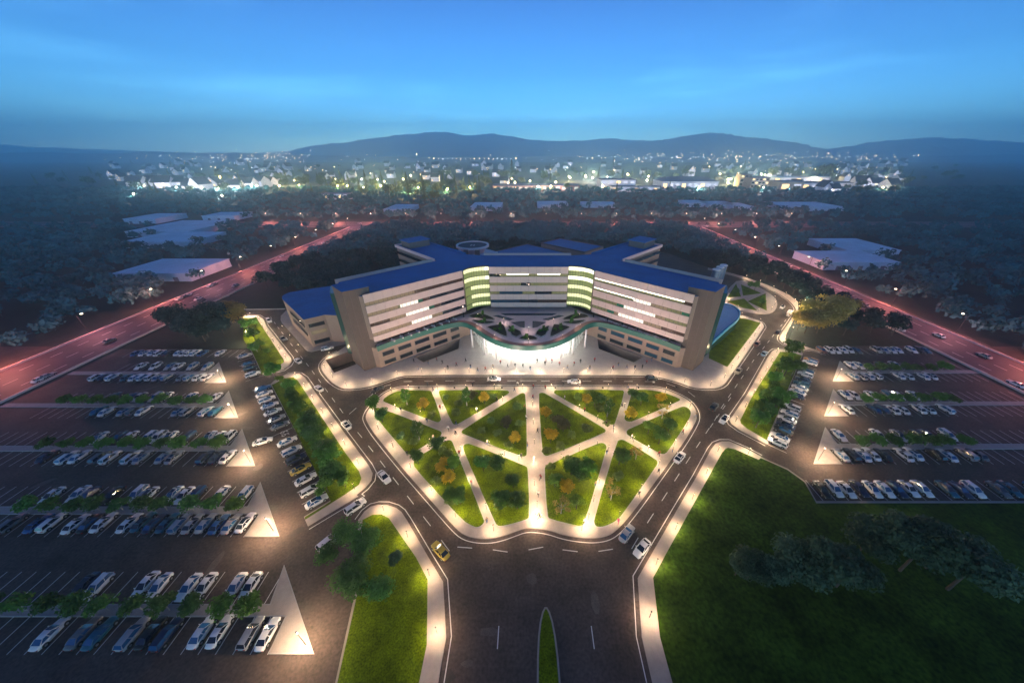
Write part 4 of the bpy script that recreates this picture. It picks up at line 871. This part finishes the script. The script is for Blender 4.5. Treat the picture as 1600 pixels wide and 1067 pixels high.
# ================================================================== PEOPLE
def person_mesh(pose, m_top, m_leg):
    sk = {'stand':dict(h=[(0,.10),(0,-.10)], k=[(.02,.10),(.0,-.10)], f=[(.0,.11),(-.02,-.11)], e=[(.0,.27),(.0,-.27)], w=[(.10,.28),(.08,-.28)]),
          'walk':dict(h=[(0,.10),(0,-.10)], k=[(.16,.10),(-.06,-.10)], f=[(.30,.10),(-.34,-.10)], e=[(-.10,.27),(.10,-.27)], w=[(.0,.28),(.30,-.26)])}[pose]
    b = MB()
    def limb(p, r):
        for (a, ra), (c, rc) in zip(list(zip(p, r)), list(zip(p, r))[1:]): yield a, c, ra, rc
    vs, es, rs, mi = [], [], [], []
    def v(p, r): vs.append(p); rs.append(r); return len(vs)-1
    pel = v((0,0,.95),.15); wa = v((0,0,1.15),.135); ch = v((0,0,1.38),.165); nk = v((.0,0,1.52),.065); hd0 = v((.02,0,1.62),.09); hd1 = v((.02,0,1.72),.095)
    es += [(pel,wa),(wa,ch),(ch,nk),(nk,hd0),(hd0,hd1)]
    for s in (0,1):
        sg = 1-2*s; hp_ = v((sk['h'][s][0],sk['h'][s][1],.88),.105); kn = v((sk['k'][s][0],sk['k'][s][1],.49),.07); ft = v((sk['f'][s][0],sk['f'][s][1],.07),.045); to = v((sk['f'][s][0]+.17,sk['f'][s][1],.04),.035)
        es += [(pel,hp_),(hp_,kn),(kn,ft),(ft,to)]
        shd = v((0,sg*.19,1.42),.065); el = v((sk['e'][s][0],sk['e'][s][1],1.14),.048); wr = v((sk['w'][s][0],sk['w'][s][1],.90),.035); hn = v((sk['w'][s][0]+.03,sk['w'][s][1],.82),.036)
        es += [(ch,shd),(shd,el),(el,wr),(wr,hn)]
    me = bpy.data.meshes.new('person'); me.from_pydata(vs, es, []); o = bpy.data.objects.new('tmp', me); COL.objects.link(o)
    md = o.modifiers.new('skin', 'SKIN'); sv = me.skin_vertices[0].data
    for i_, r_ in enumerate(rs): sv[i_].radius = (r_, r_)
    sv[0].use_root = True
    o.modifiers.new('sub', 'SUBSURF').levels = 1
    dg = bpy.context.evaluated_depsgraph_get(); out = bpy.data.meshes.new_from_object(o.evaluated_get(dg)); bpy.data.objects.remove(o)
    out.materials.clear()
    for mn in ('skin', m_top, m_leg, 'hair', 'rubber'): out.materials.append(MT[mn])
    for p in out.polygons:
        c = p.center; p.use_smooth = True
        p.material_index = 4 if c.z < .09 else 2 if c.z < .96 and abs(c.y) < .2 else 1 if (c.z < 1.49 and not (abs(c.y) > .2 and c.z < .9)) else 3 if (c.z > 1.70 or (c.x < -.01 and c.z > 1.58)) else 0
    return out
PM = []
for pose in ('walk','stand','walk'):
    for tpm, lg in (('cloth_dark','cloth_dark'),('cloth_white','cloth_dark'),('cloth_dark','cloth_blue'),('cloth_red','cloth_dark'),('cloth_tan','cloth_blue')): PM.append((person_mesh(pose, tpm, lg), tpm.split('_')[1], pose))
pinkm = person_mesh('walk', 'cloth_pink', 'cloth_pink')
ppl = {'on the bright plaza before the entrance':[('C4',[(148,885),(72,920),(190,938),(248,965),(312,958),(376,938),(437,903),(499,933),(560,930),(625,933),(685,953),(743,890),(808,910),(865,893),(928,917),(995,945),(1050,915),(1103,893),(1180,948),(1220,882)]),('C5',[(785,890),(820,950),(905,905),(975,880),(1022,903),(1068,945)]),('C6',[(420,940),(488,945),(550,940),(585,903),(628,880),(305,950),(350,920)])],
       'on the garden paths':[('R2',[(487,150),(525,248),(308,260),(453,320),(488,415),(345,505),(613,335),(570,365),(610,385),(632,500),(785,445),(700,665),(783,875),(728,262),(838,205),(935,148),(953,118),(704,120),(990,245),(1000,305),(1007,455),(1037,190),(1062,378),(973,518),(1043,533),(1080,635),(1065,727),(1072,850),(1084,850),(455,118)]),
        ('R3',[(113,138),(220,195),(330,262),(490,355),(448,340),(570,132),(710,115),(535,235),(590,412),(452,498),(740,505),(815,485),(872,383),(737,602),(630,727),(515,880),(327,880),(390,675),(475,740),(945,290),(212,118),(47,133)])]}
for where, sets in ppl.items():
    pp = [(A(k, *q), k == 'R3' and q == (515,880)) for k, l in sets for q in l]; pp.sort(key=lambda q: q[0][0]/(q[0][1]+20))
    for i, ((x, y), pk) in enumerate(pp):
        me, c, pose = random.choice(PM[:5] if False else PM)
        if pk: me, c, pose = pinkm, 'pink', 'walk'
        elif 'plaza' in where and c in ('white',): me, c, pose = PM[0]
        o = put('person', me, None, (x, y, .15), random.uniform(0, 6.28)); o.scale = (1.12, 1.12, 1.12)
        tag(o, f'person in {c} top {"walking" if pose == "walk" else "standing"} {where}, {nth(i+1)} from the left', 'person', 'people '+where)
# ================================================================== TERRACE TABLES
tt = MB().tube((0,0,.70),(0,0,.75),.75,.75,14).mesh('tabletop', ['white_paint']); tl = MB().tube((0,0,0),(0,0,.7),.06,.06,8).mesh('pedestal', ['dark_metal'])
cs = MB().box(0,0,.42,.46,.46,.05).mesh('seat', ['white_paint']); cb = MB().box(-.22,0,.47,.05,.46,.42).mesh('backrest', ['white_paint']); lm = MB().box(0,0,0,.04,.04,.42).mesh('leg', ['dark_metal'])
for s in (1,-1):
    for i in range(9):
        t_ = .10+i*.095; a = seg((27.6,125.2),(52.6,101.9), t_, t_+.01)[0]; off = 1.0+(i % 2)*.9; x, y = s*(a[0]+off*.1), a[1]+off*.25+.6
        sd = 'right' if s == 1 else 'left'
        t = thing('cafe_table', f'small round white table under the {sd} wing, {nth(i+1)} from the centre', 'table', (x, y, 9.36), 0, 'tables on the terrace'); put('tabletop', tt, t); put('pedestal', tl, t)
        for q in range(2):
            c = thing('cafe_chair', f'white chair on the {"near" if q else "far"} side of {nth(i+1)} table under the {sd} wing', 'chair', (x+(.95 if q else -.95)*.7, y+(-.95 if q else .95)*.7, 9.36), R(135) if q else R(-45), 'chairs on the terrace')
            put('seat', cs, c); put('backrest', cb, c)
            for lx in (-.18,.18):
                for ly in (-.18,.18): put('leg', lm, c, (lx, ly, 0))
# ================================================================== LAMPS
pole = MB().tube((0,0,0),(0,0,2.15),.05,.04,6).mesh('pole', ['dark_metal']); hd = MB().tube((0,0,2.12),(0,0,2.20),.15,.1,8).mesh('lamp_cap', ['dark_metal']); gl_ = MB().tube((0,0,2.00),(0,0,2.11),.08,.10,8).mesh('lamp_glass', ['lamp_glow'])
def path_lamp(x, y, label, group, e=75, c=WARM, hgt=1.0, z=.14):
    o = thing('path_lamp', label, 'lamp', (x, y, z), 0, group); o.scale = (1, 1, hgt); put('pole', pole, o); put('lamp_cap', hd, o); put('lamp_glass', gl_, o)
    lamp('path_light', 'POINT', (0, 0, 1.9), e, c, o, .12); return o
EP = 600
def lampline(p, step, label, group, start=0, e=EP, closed=False, inset=1.0, poly=None):
    p = p+[p[0]] if closed else p
    sg = 1
    if poly: sg = max((1, -1), key=lambda g: sum(inside(a, b, poly) for a, b in offset(p, g*.6)))
    q = offset(p, sg*inset)
    for x, y, h in walk(q, step, start): path_lamp(x, y, label, group, e)
lampline(ring, 9.5, 'slim lamp on the pavement ringing the garden', 'lamps round the garden', 3, EP, True, 1.5, ring)
for k, pts in [('R2',[(610,390),(420,285),(540,250),(730,270),(470,440),(640,480),(800,455),(690,650),(780,800),(870,205),(525,165),(280,250),(1035,230),(1040,330),(1045,440),(1040,550),(1045,670),(1060,790),(880,505),(960,530),(1050,860)]),('R3',[(490,375),(300,250),(400,310),(550,240),(680,290),(800,240),(600,430),(680,480),(300,480),(400,450),(460,480),(410,660),(380,760),(350,860),(200,530)])]:
    for q in pts: path_lamp(*A(k, *q), 'slim lamp beside a path crossing the garden', 'lamps on the garden paths', EP*.8)
lampline(kerb_plaza[2:], 8.5, 'slim lamp along the kerb of the hospital plaza', 'lamps along the plaza kerb', 2, EP*.75, False, 1.2, kerb_plaza+[(80,150),(-72,128)])
lampline(b1k[3:-1], 9, 'slim lamp on the pavement left of the left road', 'lamps along the left road', 3, EP, False, 1.6, belt1)
lampline(b2k, 9.5, 'slim lamp on the pavement of the upper left road', 'lamps along the upper left road', 6, EP, False, 1.4, b2k+AL('Z6', [(905,500),(855,395),(800,300)]))
lampline(b3k[2:], 9, 'slim lamp on the pavement right of the right road', 'lamps along the right road', 3, EP, False, 1.5, b3k+AL('Z8', [(712,235),(795,5)])+AL('R1', [(745,560)]))
lampline(chaikin(b4k,1)[4:], 10, 'slim lamp on the pavement of the right ring road', 'lamps along the ring road', 4, EP, False, 1.4, chaikin(b4k, 1)+b4o)
lampline(rk[1:], 9.5, 'slim lamp on the pavement of the front right lawn', 'lamps of the front right lawn', 3, EP, False, 1.5, rk+lot_r+[(170,8.5)])
lampline(lk[2:], 9.5, 'slim lamp on the pavement of the front left corner', 'lamps of the front left corner', 3, EP, False, 1.4, lk+[(-27,9)]+AL('R2', [(60,1230)]))
lampline(chaikin(isl,1,True)[6:26], 9, 'slim lamp on the dark park island', 'lamps of the park island', 3, EP*.7, False, 1.2, isl)
lampline(AL('Z6',[(1075,215),(1230,395),(1275,410)]), 12, 'slim lamp beside the annex', 'lamps beside the annex', 6, EP*.4, False, -1)
for sgn, bx, by in ISL:
    side = 'left' if sgn < 0 else 'right'; path_lamp(bx+sgn*1.6, by+1.0, f'slim lamp at the tip of a {side} car park island', f'lamps on the {side} car park islands', 3000, WARM, 2.1)
for q in ((700,335),(640,432),(690,262),(735,215)): path_lamp(*A('R1', *q), 'taller lamp on the outer pavement by the olive trees', 'lamps by the olive trees', 2600, WARM, 2.6)
for q in ((-20,116),(-12.5,107.5),(0,104.6),(12.5,107.5),(20,116),(-10,121),(10,121),(0,113.5),(-21,125.5),(21,125.5)): path_lamp(*q, 'added slim lamp brightening the canopy roof garden', 'added lamps of the roof garden', 110, (1, .74, .62), 1.0, 9.38)  # lamps added to brighten the deck, none known there
for q in ((800,172),(850,330)): path_lamp(*A('Z6', *q), 'taller lamp beside the dusky trees', 'lamps by the dusky trees', 2200, WARM, 2.4)
# flood lights washing the facade
fl_b = MB().box(0,0,0,.5,.35,.3).mesh('housing', ['dark_metal']); fl_g = MB().box(0,.18,.05,.42,.02,.2).mesh('lens', ['lamp_glow'])
for i, (x, y, tx, ty, e) in enumerate([(-37,90.5,-44,112,5600),(-25,90.5,-32,122,6000),(-9,90.5,-8,133,7500),(9,90.5,8,133,7500),(25,90.5,32,122,7000),(37,90.5,44,112,6500),(-50,91,-56,103,900),(50,91,56,103,900)]):
    an_ = math.atan2(ty-y, tx-x); o = thing('floodlight', f'low floodlight at the upper garden edge, {nth(i+1)} in the row', 'floodlight', (x, y, .15), an_-R(90), 'floodlights on the garden edge')
    put('housing', fl_b, o); put('lens', fl_g, o)
    d = math.hypot(tx-x, ty-y); lamp('flood_light', 'SPOT', (0, .35, .3), e, (1, .60, .53), o, .2, (R(90)+math.atan2(22, d), 0, 0), R(88), .9)
# highway lamps
hp_ = MB().tube((0,0,0),(0,0,9),.14,.09,6); hp_.tube((0,0,9),(2.4,0,9.4),.08,.06,6); hpm = hp_.mesh('pole', ['dark_metal']); hh = MB().box(2.7,0,9.3,.9,.4,.16).mesh('lamp_head', ['lamp_glow'])
REDL = (1, .33, .36)
def hlamp(x, y, h, label, e=9000, up=False): 
    o = thing('highway_lamp', label, 'lamp', (x, y, .05), h, 'lamps along the highways'); put('pole', hpm, o); put('lamp_head', hh, o); up = up or int(y/30) % 2; lamp('highway_light', 'POINT' if up else 'SPOT', (2.7, 0, 8.9), e*(.8 if up else .42), (1, .27, .20) if up else REDL, o, .4, (0,0,0), None if up else R(165), .4)
for y in range(70, 372, 30):
    hlamp(-193.5, y, 0, 'tall highway lamp at the outer edge of the left highway'); hlamp(188, y, math.pi, 'tall highway lamp at the outer edge of the right highway')
for x in range(-300, 320, 40): hlamp(x, 406, R(-90), 'tall highway lamp along the far cross road', 16000, True)
# ================================================================== TOWN
hw = MB().prism([(-6,-5),(6,-5),(6,5),(-6,5)], 0, 7, 0, 0, False); hw.add([(-6,-5,7),(-6,5,7),(-6,0,11.2),(6,-5,7),(6,5,7),(6,0,11.2)], [(0,2,1),(3,4,5)]); hwm = hw.mesh('wall', ['house_white'])
hr = MB().add([(-6.6,-5.8,6.5),(6.6,-5.8,6.5),(6.6,0,11.5),(-6.6,0,11.5),(-6.6,5.8,6.5),(6.6,5.8,6.5),(-6.6,-5.8,6.2),(6.6,-5.8,6.2),(6.6,0,11.2),(-6.6,0,11.2)], [(0,1,2,3),(3,2,5,4),(1,0,6,7),(0,3,9,6),(2,1,7,8)]).mesh('roof', ['house_roof'])
gw = MB().prism([(-5,-7),(5,-7),(5,7),(-5,7)], 0, 7.5, 0, 0, False); gw.add([(-5,-7,7.5),(5,-7,7.5),(0,-7,13),(-5,7,7.5),(5,7,7.5),(0,7,13)], [(0,1,2),(4,3,5)]); gwm = gw.mesh('wall', ['house_white'])
gr = MB().add([(-5.7,-7.6,6.9),(0,-7.6,13.3),(0,7.6,13.3),(-5.7,7.6,6.9),(5.7,-7.6,6.9),(5.7,7.6,6.9)], [(0,1,2,3),(1,4,5,2)]).mesh('roof', ['house_roof'])
wn = MB().box(0,0,0,1.5,.12,1.7).mesh('window', ['house_window']); wnw = MB().box(0,0,0,1.5,.12,1.7).mesh('window', ['house_window_warm'])
def house(x, y, kind, s, rz, label, near=False):
    o = thing('house', label, 'house', (x, y, -.3), rz, 'houses of the town'); o.scale = (s*1.25,)*3
    if kind: put('wall', gwm, o); put('roof', gr, o); ws = [(-2.4,-7.02,1.2),(2.4,-7.02,1.2),(-2.4,-7.02,4.6),(2.4,-7.02,4.6),(0,-7.02,8.6)]
    else: put('wall', hwm, o); put('roof', hr, o); ws = [(q,-5.02,z) for q in (-4,-1.4,1.4,4) for z in (1.2,4.2)]
    if near: lamp('added_house_light', 'POINT', (0, -12 if kind else -9, 5), 560*s*s, (.72, .76, 1), o, .6)  # light without a fixture, added to brighten the house front
    if y < 1500:
        for q in ws: put('window', wnw if random.random() < .25 else wn, o, q)
    else:
        for q in ws[:3]: put('window', wnw if random.random() < .3 else wn, o, q)
hs = []
for x, y, k, s in [(318,300,1,1.7),(340,297,1,1.6),(372,299,0,1.6),(378,288,1,1.4),(393,296,0,1.7),(412,292,0,1.7),(425,291,0,1.5),(433,283,1,1.4),(302,300,0,1.5),(262,297,0,2.0),(240,296,0,2.0),(222,297,0,2.0),(285,295,0,1.9),(1240,297,1,1.3),(1285,303,1,1.5),(1297,304,0,1.4),(1340,295,0,1.9),(1360,296,0,1.7),(1385,300,0,1.8),(1318,283,1,1.3),(1345,279,1,1.4),(1372,278,0,1.5),(1392,277,1,1.4),(1230,275,1,1.3),(612,278,0,1.5),(700,272,0,1.6),(718,270,0,1.5),(735,273,0,1.5),(757,266,1,1.6),(775,276,0,1.6),(668,270,0,1.4),(1075,275,1,2.0),(965,266,0,1.5)]: hs.append((*G(x, y), k, s, True))
for _ in range(120):
    x = random.uniform(150, 1450); y = random.triangular(255, 290, 262)
    if 800 < x < 1130 and y > 272: continue
    hs.append((*G(x, y), random.random() < .4, random.uniform(1.0, 1.6)*(1+max(0, 275-y)*.03), random.random() < .3))
hs.sort(key=lambda q: q[0]/q[1])
for i, (x, y, k, s, nr) in enumerate(hs): house(x, y, k, s, random.uniform(-.35, .35), f'{"gabled" if k else "long-roofed"} white house in the distant town, {nth(i+1)} from the left', nr)
def bigb(x0, x1, yb, yt, dep, name, lab, wallm, roofm, pitchd=0, wins=(0,0), wm='house_window'):
    X0, Y0 = G(x0, yb); X1, _ = G(x1, yb); _, z = zat((x0+x1)/2, yt, Y0); a = (X1-X0)/2; t = thing(name, lab, 'building', ((X0+X1)/2, Y0+dep/2, -.3))
    MB().box(0,0,0,2*a,dep,z*(.7 if pitchd else 1)).build('wall', wallm, t)
    if pitchd:
        e = 1.2; zz = z*.7; MB().add([(-a-e,-dep/2-e,zz),(a+e,-dep/2-e,zz),(a+e,dep/2+e,zz),(-a-e,dep/2+e,zz),(-a*.7,0,z),(a*.7,0,z)], [(0,1,5,4),(2,3,4,5),(1,2,5),(3,0,4)]).build('roof', roofm, t)
    else: MB().box(0,0,z,2*a+1,dep+1,.9).build('roof', roofm, t)
    for q in ((-.5, .5) if a > 20 else (0,)): lamp('added_front_light', 'POINT', (q*a, -dep/2-14, 7), 1000 if 'pink' not in wallm else 5000, (.82, .83, 1), t, .6)  # bare lights added so the building fronts show up
    nx, nz_ = wins; h = z*(.7 if pitchd else 1)
    for i in range(nx):
        for j in range(nz_): MB().box(-a+(i+.5)*2*a/nx, -dep/2-.06, (j+.32)*h/nz_, 1.2*a/nx, .12, h/nz_*.45).build('window', wm if (i+j) % 3 else 'house_window_warm', t)
bigb(770,905,299,290,45,'shopping_mall','long pinkish low mall with lit shopfronts among the trees','mall_pink','mall_roof',0,(14,1),'lit_white')
bigb(938,992,297,281,45,'store_building','stepped flat-roofed white store right of the pink mall','house_white','mall_roof',0,(5,2))
bigb(955,1030,300,292,25,'low_store','low dark-roofed store in front of the stepped white store','house_white','mall_roof',0,(7,1))
bigb(1033,1120,298,277,60,'sports_hall','big white hall with a hipped grey-blue roof','house_white','mall_roof',1,(9,1))
bigb(1152,1170,297,273,20,'office_block','beige office block end with a grid of dark windows','office_tan','mall_roof',0,(3,4),'dark_glass')
bigb(1170,1197,299,278,40,'office_wing','beige office wing with rows of dark windows','office_tan','mall_roof',0,(5,4),'dark_glass')
bigb(1215,1252,300,284,40,'pale_hall','pale flat hall right of the office wing','office_tan','mall_roof',0,(2,1))
bigb(1250,1328,299,286,40,'long_hall','long pale hall with a blue-grey roof on the right','house_white','mall_roof',0,(6,1))
bigb(1208,1295,285,277,40,'rear_hall','far long hall with a pale lilac roof','house_white','pale_block',0,(8,1))
bigb(205,308,297,279,30,'school_building','long white school-like building at the far left of town','house_white','house_roof',1,(14,2))
bigb(505,545,312,303,14,'road_gantry_building','small pale roadside structure with open frames','house_white','mall_roof',0,(5,1),'dark_glass')
# town trees
tn = []
for x, y, k, s in [(240,305,'conifer',1),(250,308,'conifer',.9),(228,302,'conifer',.9),(370,265,'cityround',1.2),(393,272,'conifer',1.5),(318,283,'cityround',1),(300,305,'cityround',.8),(450,288,'conifer',1.3),(470,290,'cityround',1),(500,292,'conifer',1.1),(520,290,'cityround',1),(535,290,'conifer',1.3),(555,292,'cityround',1),(575,300,'conifer',1.4),(590,300,'conifer',1.3),(605,304,'cityround',.8),(640,312,'conifer',1.5),(625,306,'cityround',.8),(665,318,'conifer',1.4),(680,318,'cityround',.9),(660,300,'conifer',1.2),(700,300,'conifer',1.2),(712,300,'conifer',1.1),(725,302,'cityround',.8),(745,300,'conifer',1),(800,280,'conifer',2.0),(790,283,'cityround',1.3),(815,290,'cityround',.9),(850,285,'cityround',1.1),(870,282,'cityround',1.1),(910,280,'cityround',1),(1025,283,'cityround',1.2),(1010,280,'cityround',1.2),(1130,285,'cityround',1),(1180,300,'cityround',.6),(1090,300,'cityround',.5),(1045,298,'conifer',.7),(1068,300,'cityround',.4),(1285,284,'cityround',2.1),(1275,280,'cityround',1.7),(1230,280,'cityround',1.6),(1205,280,'cityround',1.6),(1145,275,'cityround',1.4),(1160,270,'conifer',1.6),(1240,303,'cityround',.7),(1350,305,'cityround',.9),(1335,306,'cityround',.8),(1390,306,'cityround',.9),(1320,300,'cityround',.7),(1350,278,'conifer',1.3),(958,262,'conifer',2.2),(490,306,'conifer',.7)]: tn.append((*G(x, y), k, s))
for _ in range(190):
    x = random.uniform(60, 1540); y = random.triangular(252, 308, 285); X, Y = G(x, y)
    if 770 < x < 1330 and y > 284 and random.random() < .75: continue
    tn.append((X, Y, random.choice(['conifer','cityround','cityround']), random.uniform(.6, 1.3)))
for x in range(500, 770, 12): tn.append((*G(x+random.uniform(-4,4), random.uniform(292,312)), random.choice(['conifer','conifer','cityround']), random.uniform(.7,1.3)))
for i, (x, y, k, s) in enumerate(tn): plant(k, x, y, s*1.2, -.3, 'town_tree', 'tall dark conifer among the houses of the distant town' if k == 'conifer' else 'dark round tree among the houses of the distant town', 'tree', 'conifers of the town' if k == 'conifer' else 'round trees of the town', 1)
# town lamps that light trees and facades
tl_p = MB().tube((0,0,0),(0,0,11),.2,.14,6).mesh('pole', ['dark_metal']); tl_h = MB().tube((0,0,11),(0,0,12.6),1.0,.8,8).mesh('lamp_globe', ['city_light'])
YL = (1, .70, .25)
for i, (x, y, e, c) in enumerate([(597,300,1,YL),(606,303,1,YL),(640,309,1.3,YL),(655,303,1,YL),(530,300,.8,YL),(545,300,.8,YL),(570,303,.8,YL),(700,306,1,YL),(735,303,.8,YL),(805,294,.7,WARM),(828,291,.7,WARM),(868,293,.7,WARM),(890,285,.8,WARM),(915,284,.8,WARM),(948,284,.8,WHT),(980,279,.8,WARM),(1135,295,1.2,YL),(1040,285,1,WARM),(1010,290,.8,WHT),(320,304,.9,WHT),(345,304,.9,WHT),(375,303,.8,WHT),(405,300,.8,WHT),(280,303,.8,WHT),(230,300,.8,WHT),(1290,303,.8,WHT),(1270,285,.7,WARM),(1335,288,.7,WARM),(1375,303,.8,WARM),(440,300,.7,YL),(470,299,.7,YL),(1090,303,.9,WHT),(1190,303,.7,WHT),(215,315,.5,WHT),(352,318,.5,WHT)]+[(random.uniform(210,1390), random.triangular(268,303,290), random.uniform(.5,1.0), random.choice([YL,YL,WARM,WHT])) for _ in range(45)]):
    X, Y = G(x, y); o = thing('street_lamp', 'glowing street lamp among the trees of the town', 'lamp', (X, Y, -.3), 0, 'street lamps of the town'); put('pole', tl_p, o); put('lamp_globe', tl_h, o); lamp('street_light', 'POINT', (0,-3,11), 52000*e*(Y/900)**1.2, c, o, .8)
b = MB(); ico = [(1,0,0),(-1,0,0),(0,1,0),(0,-1,0),(0,0,1),(0,0,-1)]; icf = [(0,2,4),(2,1,4),(1,3,4),(3,0,4),(2,0,5),(1,2,5),(3,1,5),(0,3,5)]
def dot(x, y, Y, r):
    X, z = zat(x, y, Y); b.add([(X+a*r, Y+c*r, z+d*r) for a, c, d in ico], icf, int(random.random() < .4))
for _ in range(330):
    x = random.choice([random.gauss(330,50), random.gauss(430,25), random.gauss(1080,60), random.gauss(1180,40), random.gauss(1330,50), random.uniform(150,1450), random.gauss(980,60)]); y = random.gauss(246,4.5)
    if y < 233: continue
    Y = 2100 if y > 243 else 2500; dot(x, y, Y, random.uniform(.9, 2.3)*Y/3200)
for k in range(19): dot(678+k*7.1+random.uniform(-1,1), 248.5-k*.02+random.uniform(-.6,.6), 2100, random.uniform(1.1, 2.0))
for _ in range(150): dot(random.uniform(200,1400), random.triangular(256,285,262), random.uniform(1000,2200), random.uniform(.5,1.2))
tag(b.build('city_lights', ['city_light','city_light_white']), 'scattered bright lights of the far town and hillsides', None, None, 'stuff')
# ================================================================== HILLS
def ridge(name, prof, Y, depth, seed):
    rg = np.random.default_rng(seed); xs = np.linspace(prof[0][0], prof[-1][0], 160); ys = np.interp(xs, [p[0] for p in prof], [p[1] for p in prof])
    ys = ys+np.interp(np.arange(160), np.arange(0, 165, 4), rg.normal(0, .5, 42))+rg.normal(0, .12, 160); n = 14; v = []
    for j in range(n):
        t = j/(n-1); fr_ = math.sin(t*math.pi/2)**1.2 if t < 1 else 1
        for i, x in enumerate(xs):
            yy = Y+(t-1)*depth; X, zt = zat(x, ys[i], Y); z = max(-6, zt)*fr_*(1+rg.normal(0, .035)*(t < 1))-3; v.append((X+rg.normal(0, 8), yy+rg.normal(0, 25)*(0 < t < 1), z))
    f = [(j*160+i, j*160+i+1, (j+1)*160+i+1, (j+1)*160+i) for j in range(n-1) for i in range(159)]
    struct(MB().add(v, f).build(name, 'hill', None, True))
ridge('mountain', [(380,241),(470,236),(500,228),(540,224),(590,216),(640,210),(690,207),(730,212),(770,210),(800,214),(830,219),(870,221),(950,218),(1040,222),(1150,228),(1300,238)], 6800, 1400, 1)
ridge('mountain', [(930,241),(985,224),(1040,218),(1075,212),(1105,207.5),(1130,211),(1160,216),(1190,217),(1225,224),(1260,231),(1300,238),(1340,241)], 5900, 1200, 2)
ridge('mountain', [(1230,241),(1300,233),(1350,224),(1400,219),(1450,215),(1520,219),(1600,226),(1680,232)], 5600, 1000, 3)
ridge('mountain', [(-80,230),(0,226),(80,231),(200,236),(300,238),(420,239.5),(560,241)], 6500, 1000, 5)
ridge('hills', [(-100,240),(60,238),(180,240.5),(240,238),(330,240),(380,238.5),(440,241),(560,244),(700,246),(900,244),(1000,247),(1150,245),(1300,246),(1450,243),(1700,240)], 4300, 900, 4)
# ================================================================== HAZE
hz = bpy.data.materials.new('haze'); hz.use_nodes = True; n = hz.node_tree; n.nodes.clear()
pv = n.nodes.new('ShaderNodeVolumePrincipled'); pv.inputs['Density'].default_value = .00030; pv.inputs['Color'].default_value = (.50, .86, 1.0, 1); pv.inputs['Anisotropy'].default_value = .74
no = n.nodes.new('ShaderNodeOutputMaterial'); n.links.new(pv.outputs[0], no.inputs['Volume']); MT['haze'] = hz
tag(MB().box(0, 3400, -7, 19800, 7000, 520).build('haze', 'haze'), 'pale blue dusk haze over the town and woods', None, None, 'stuff')
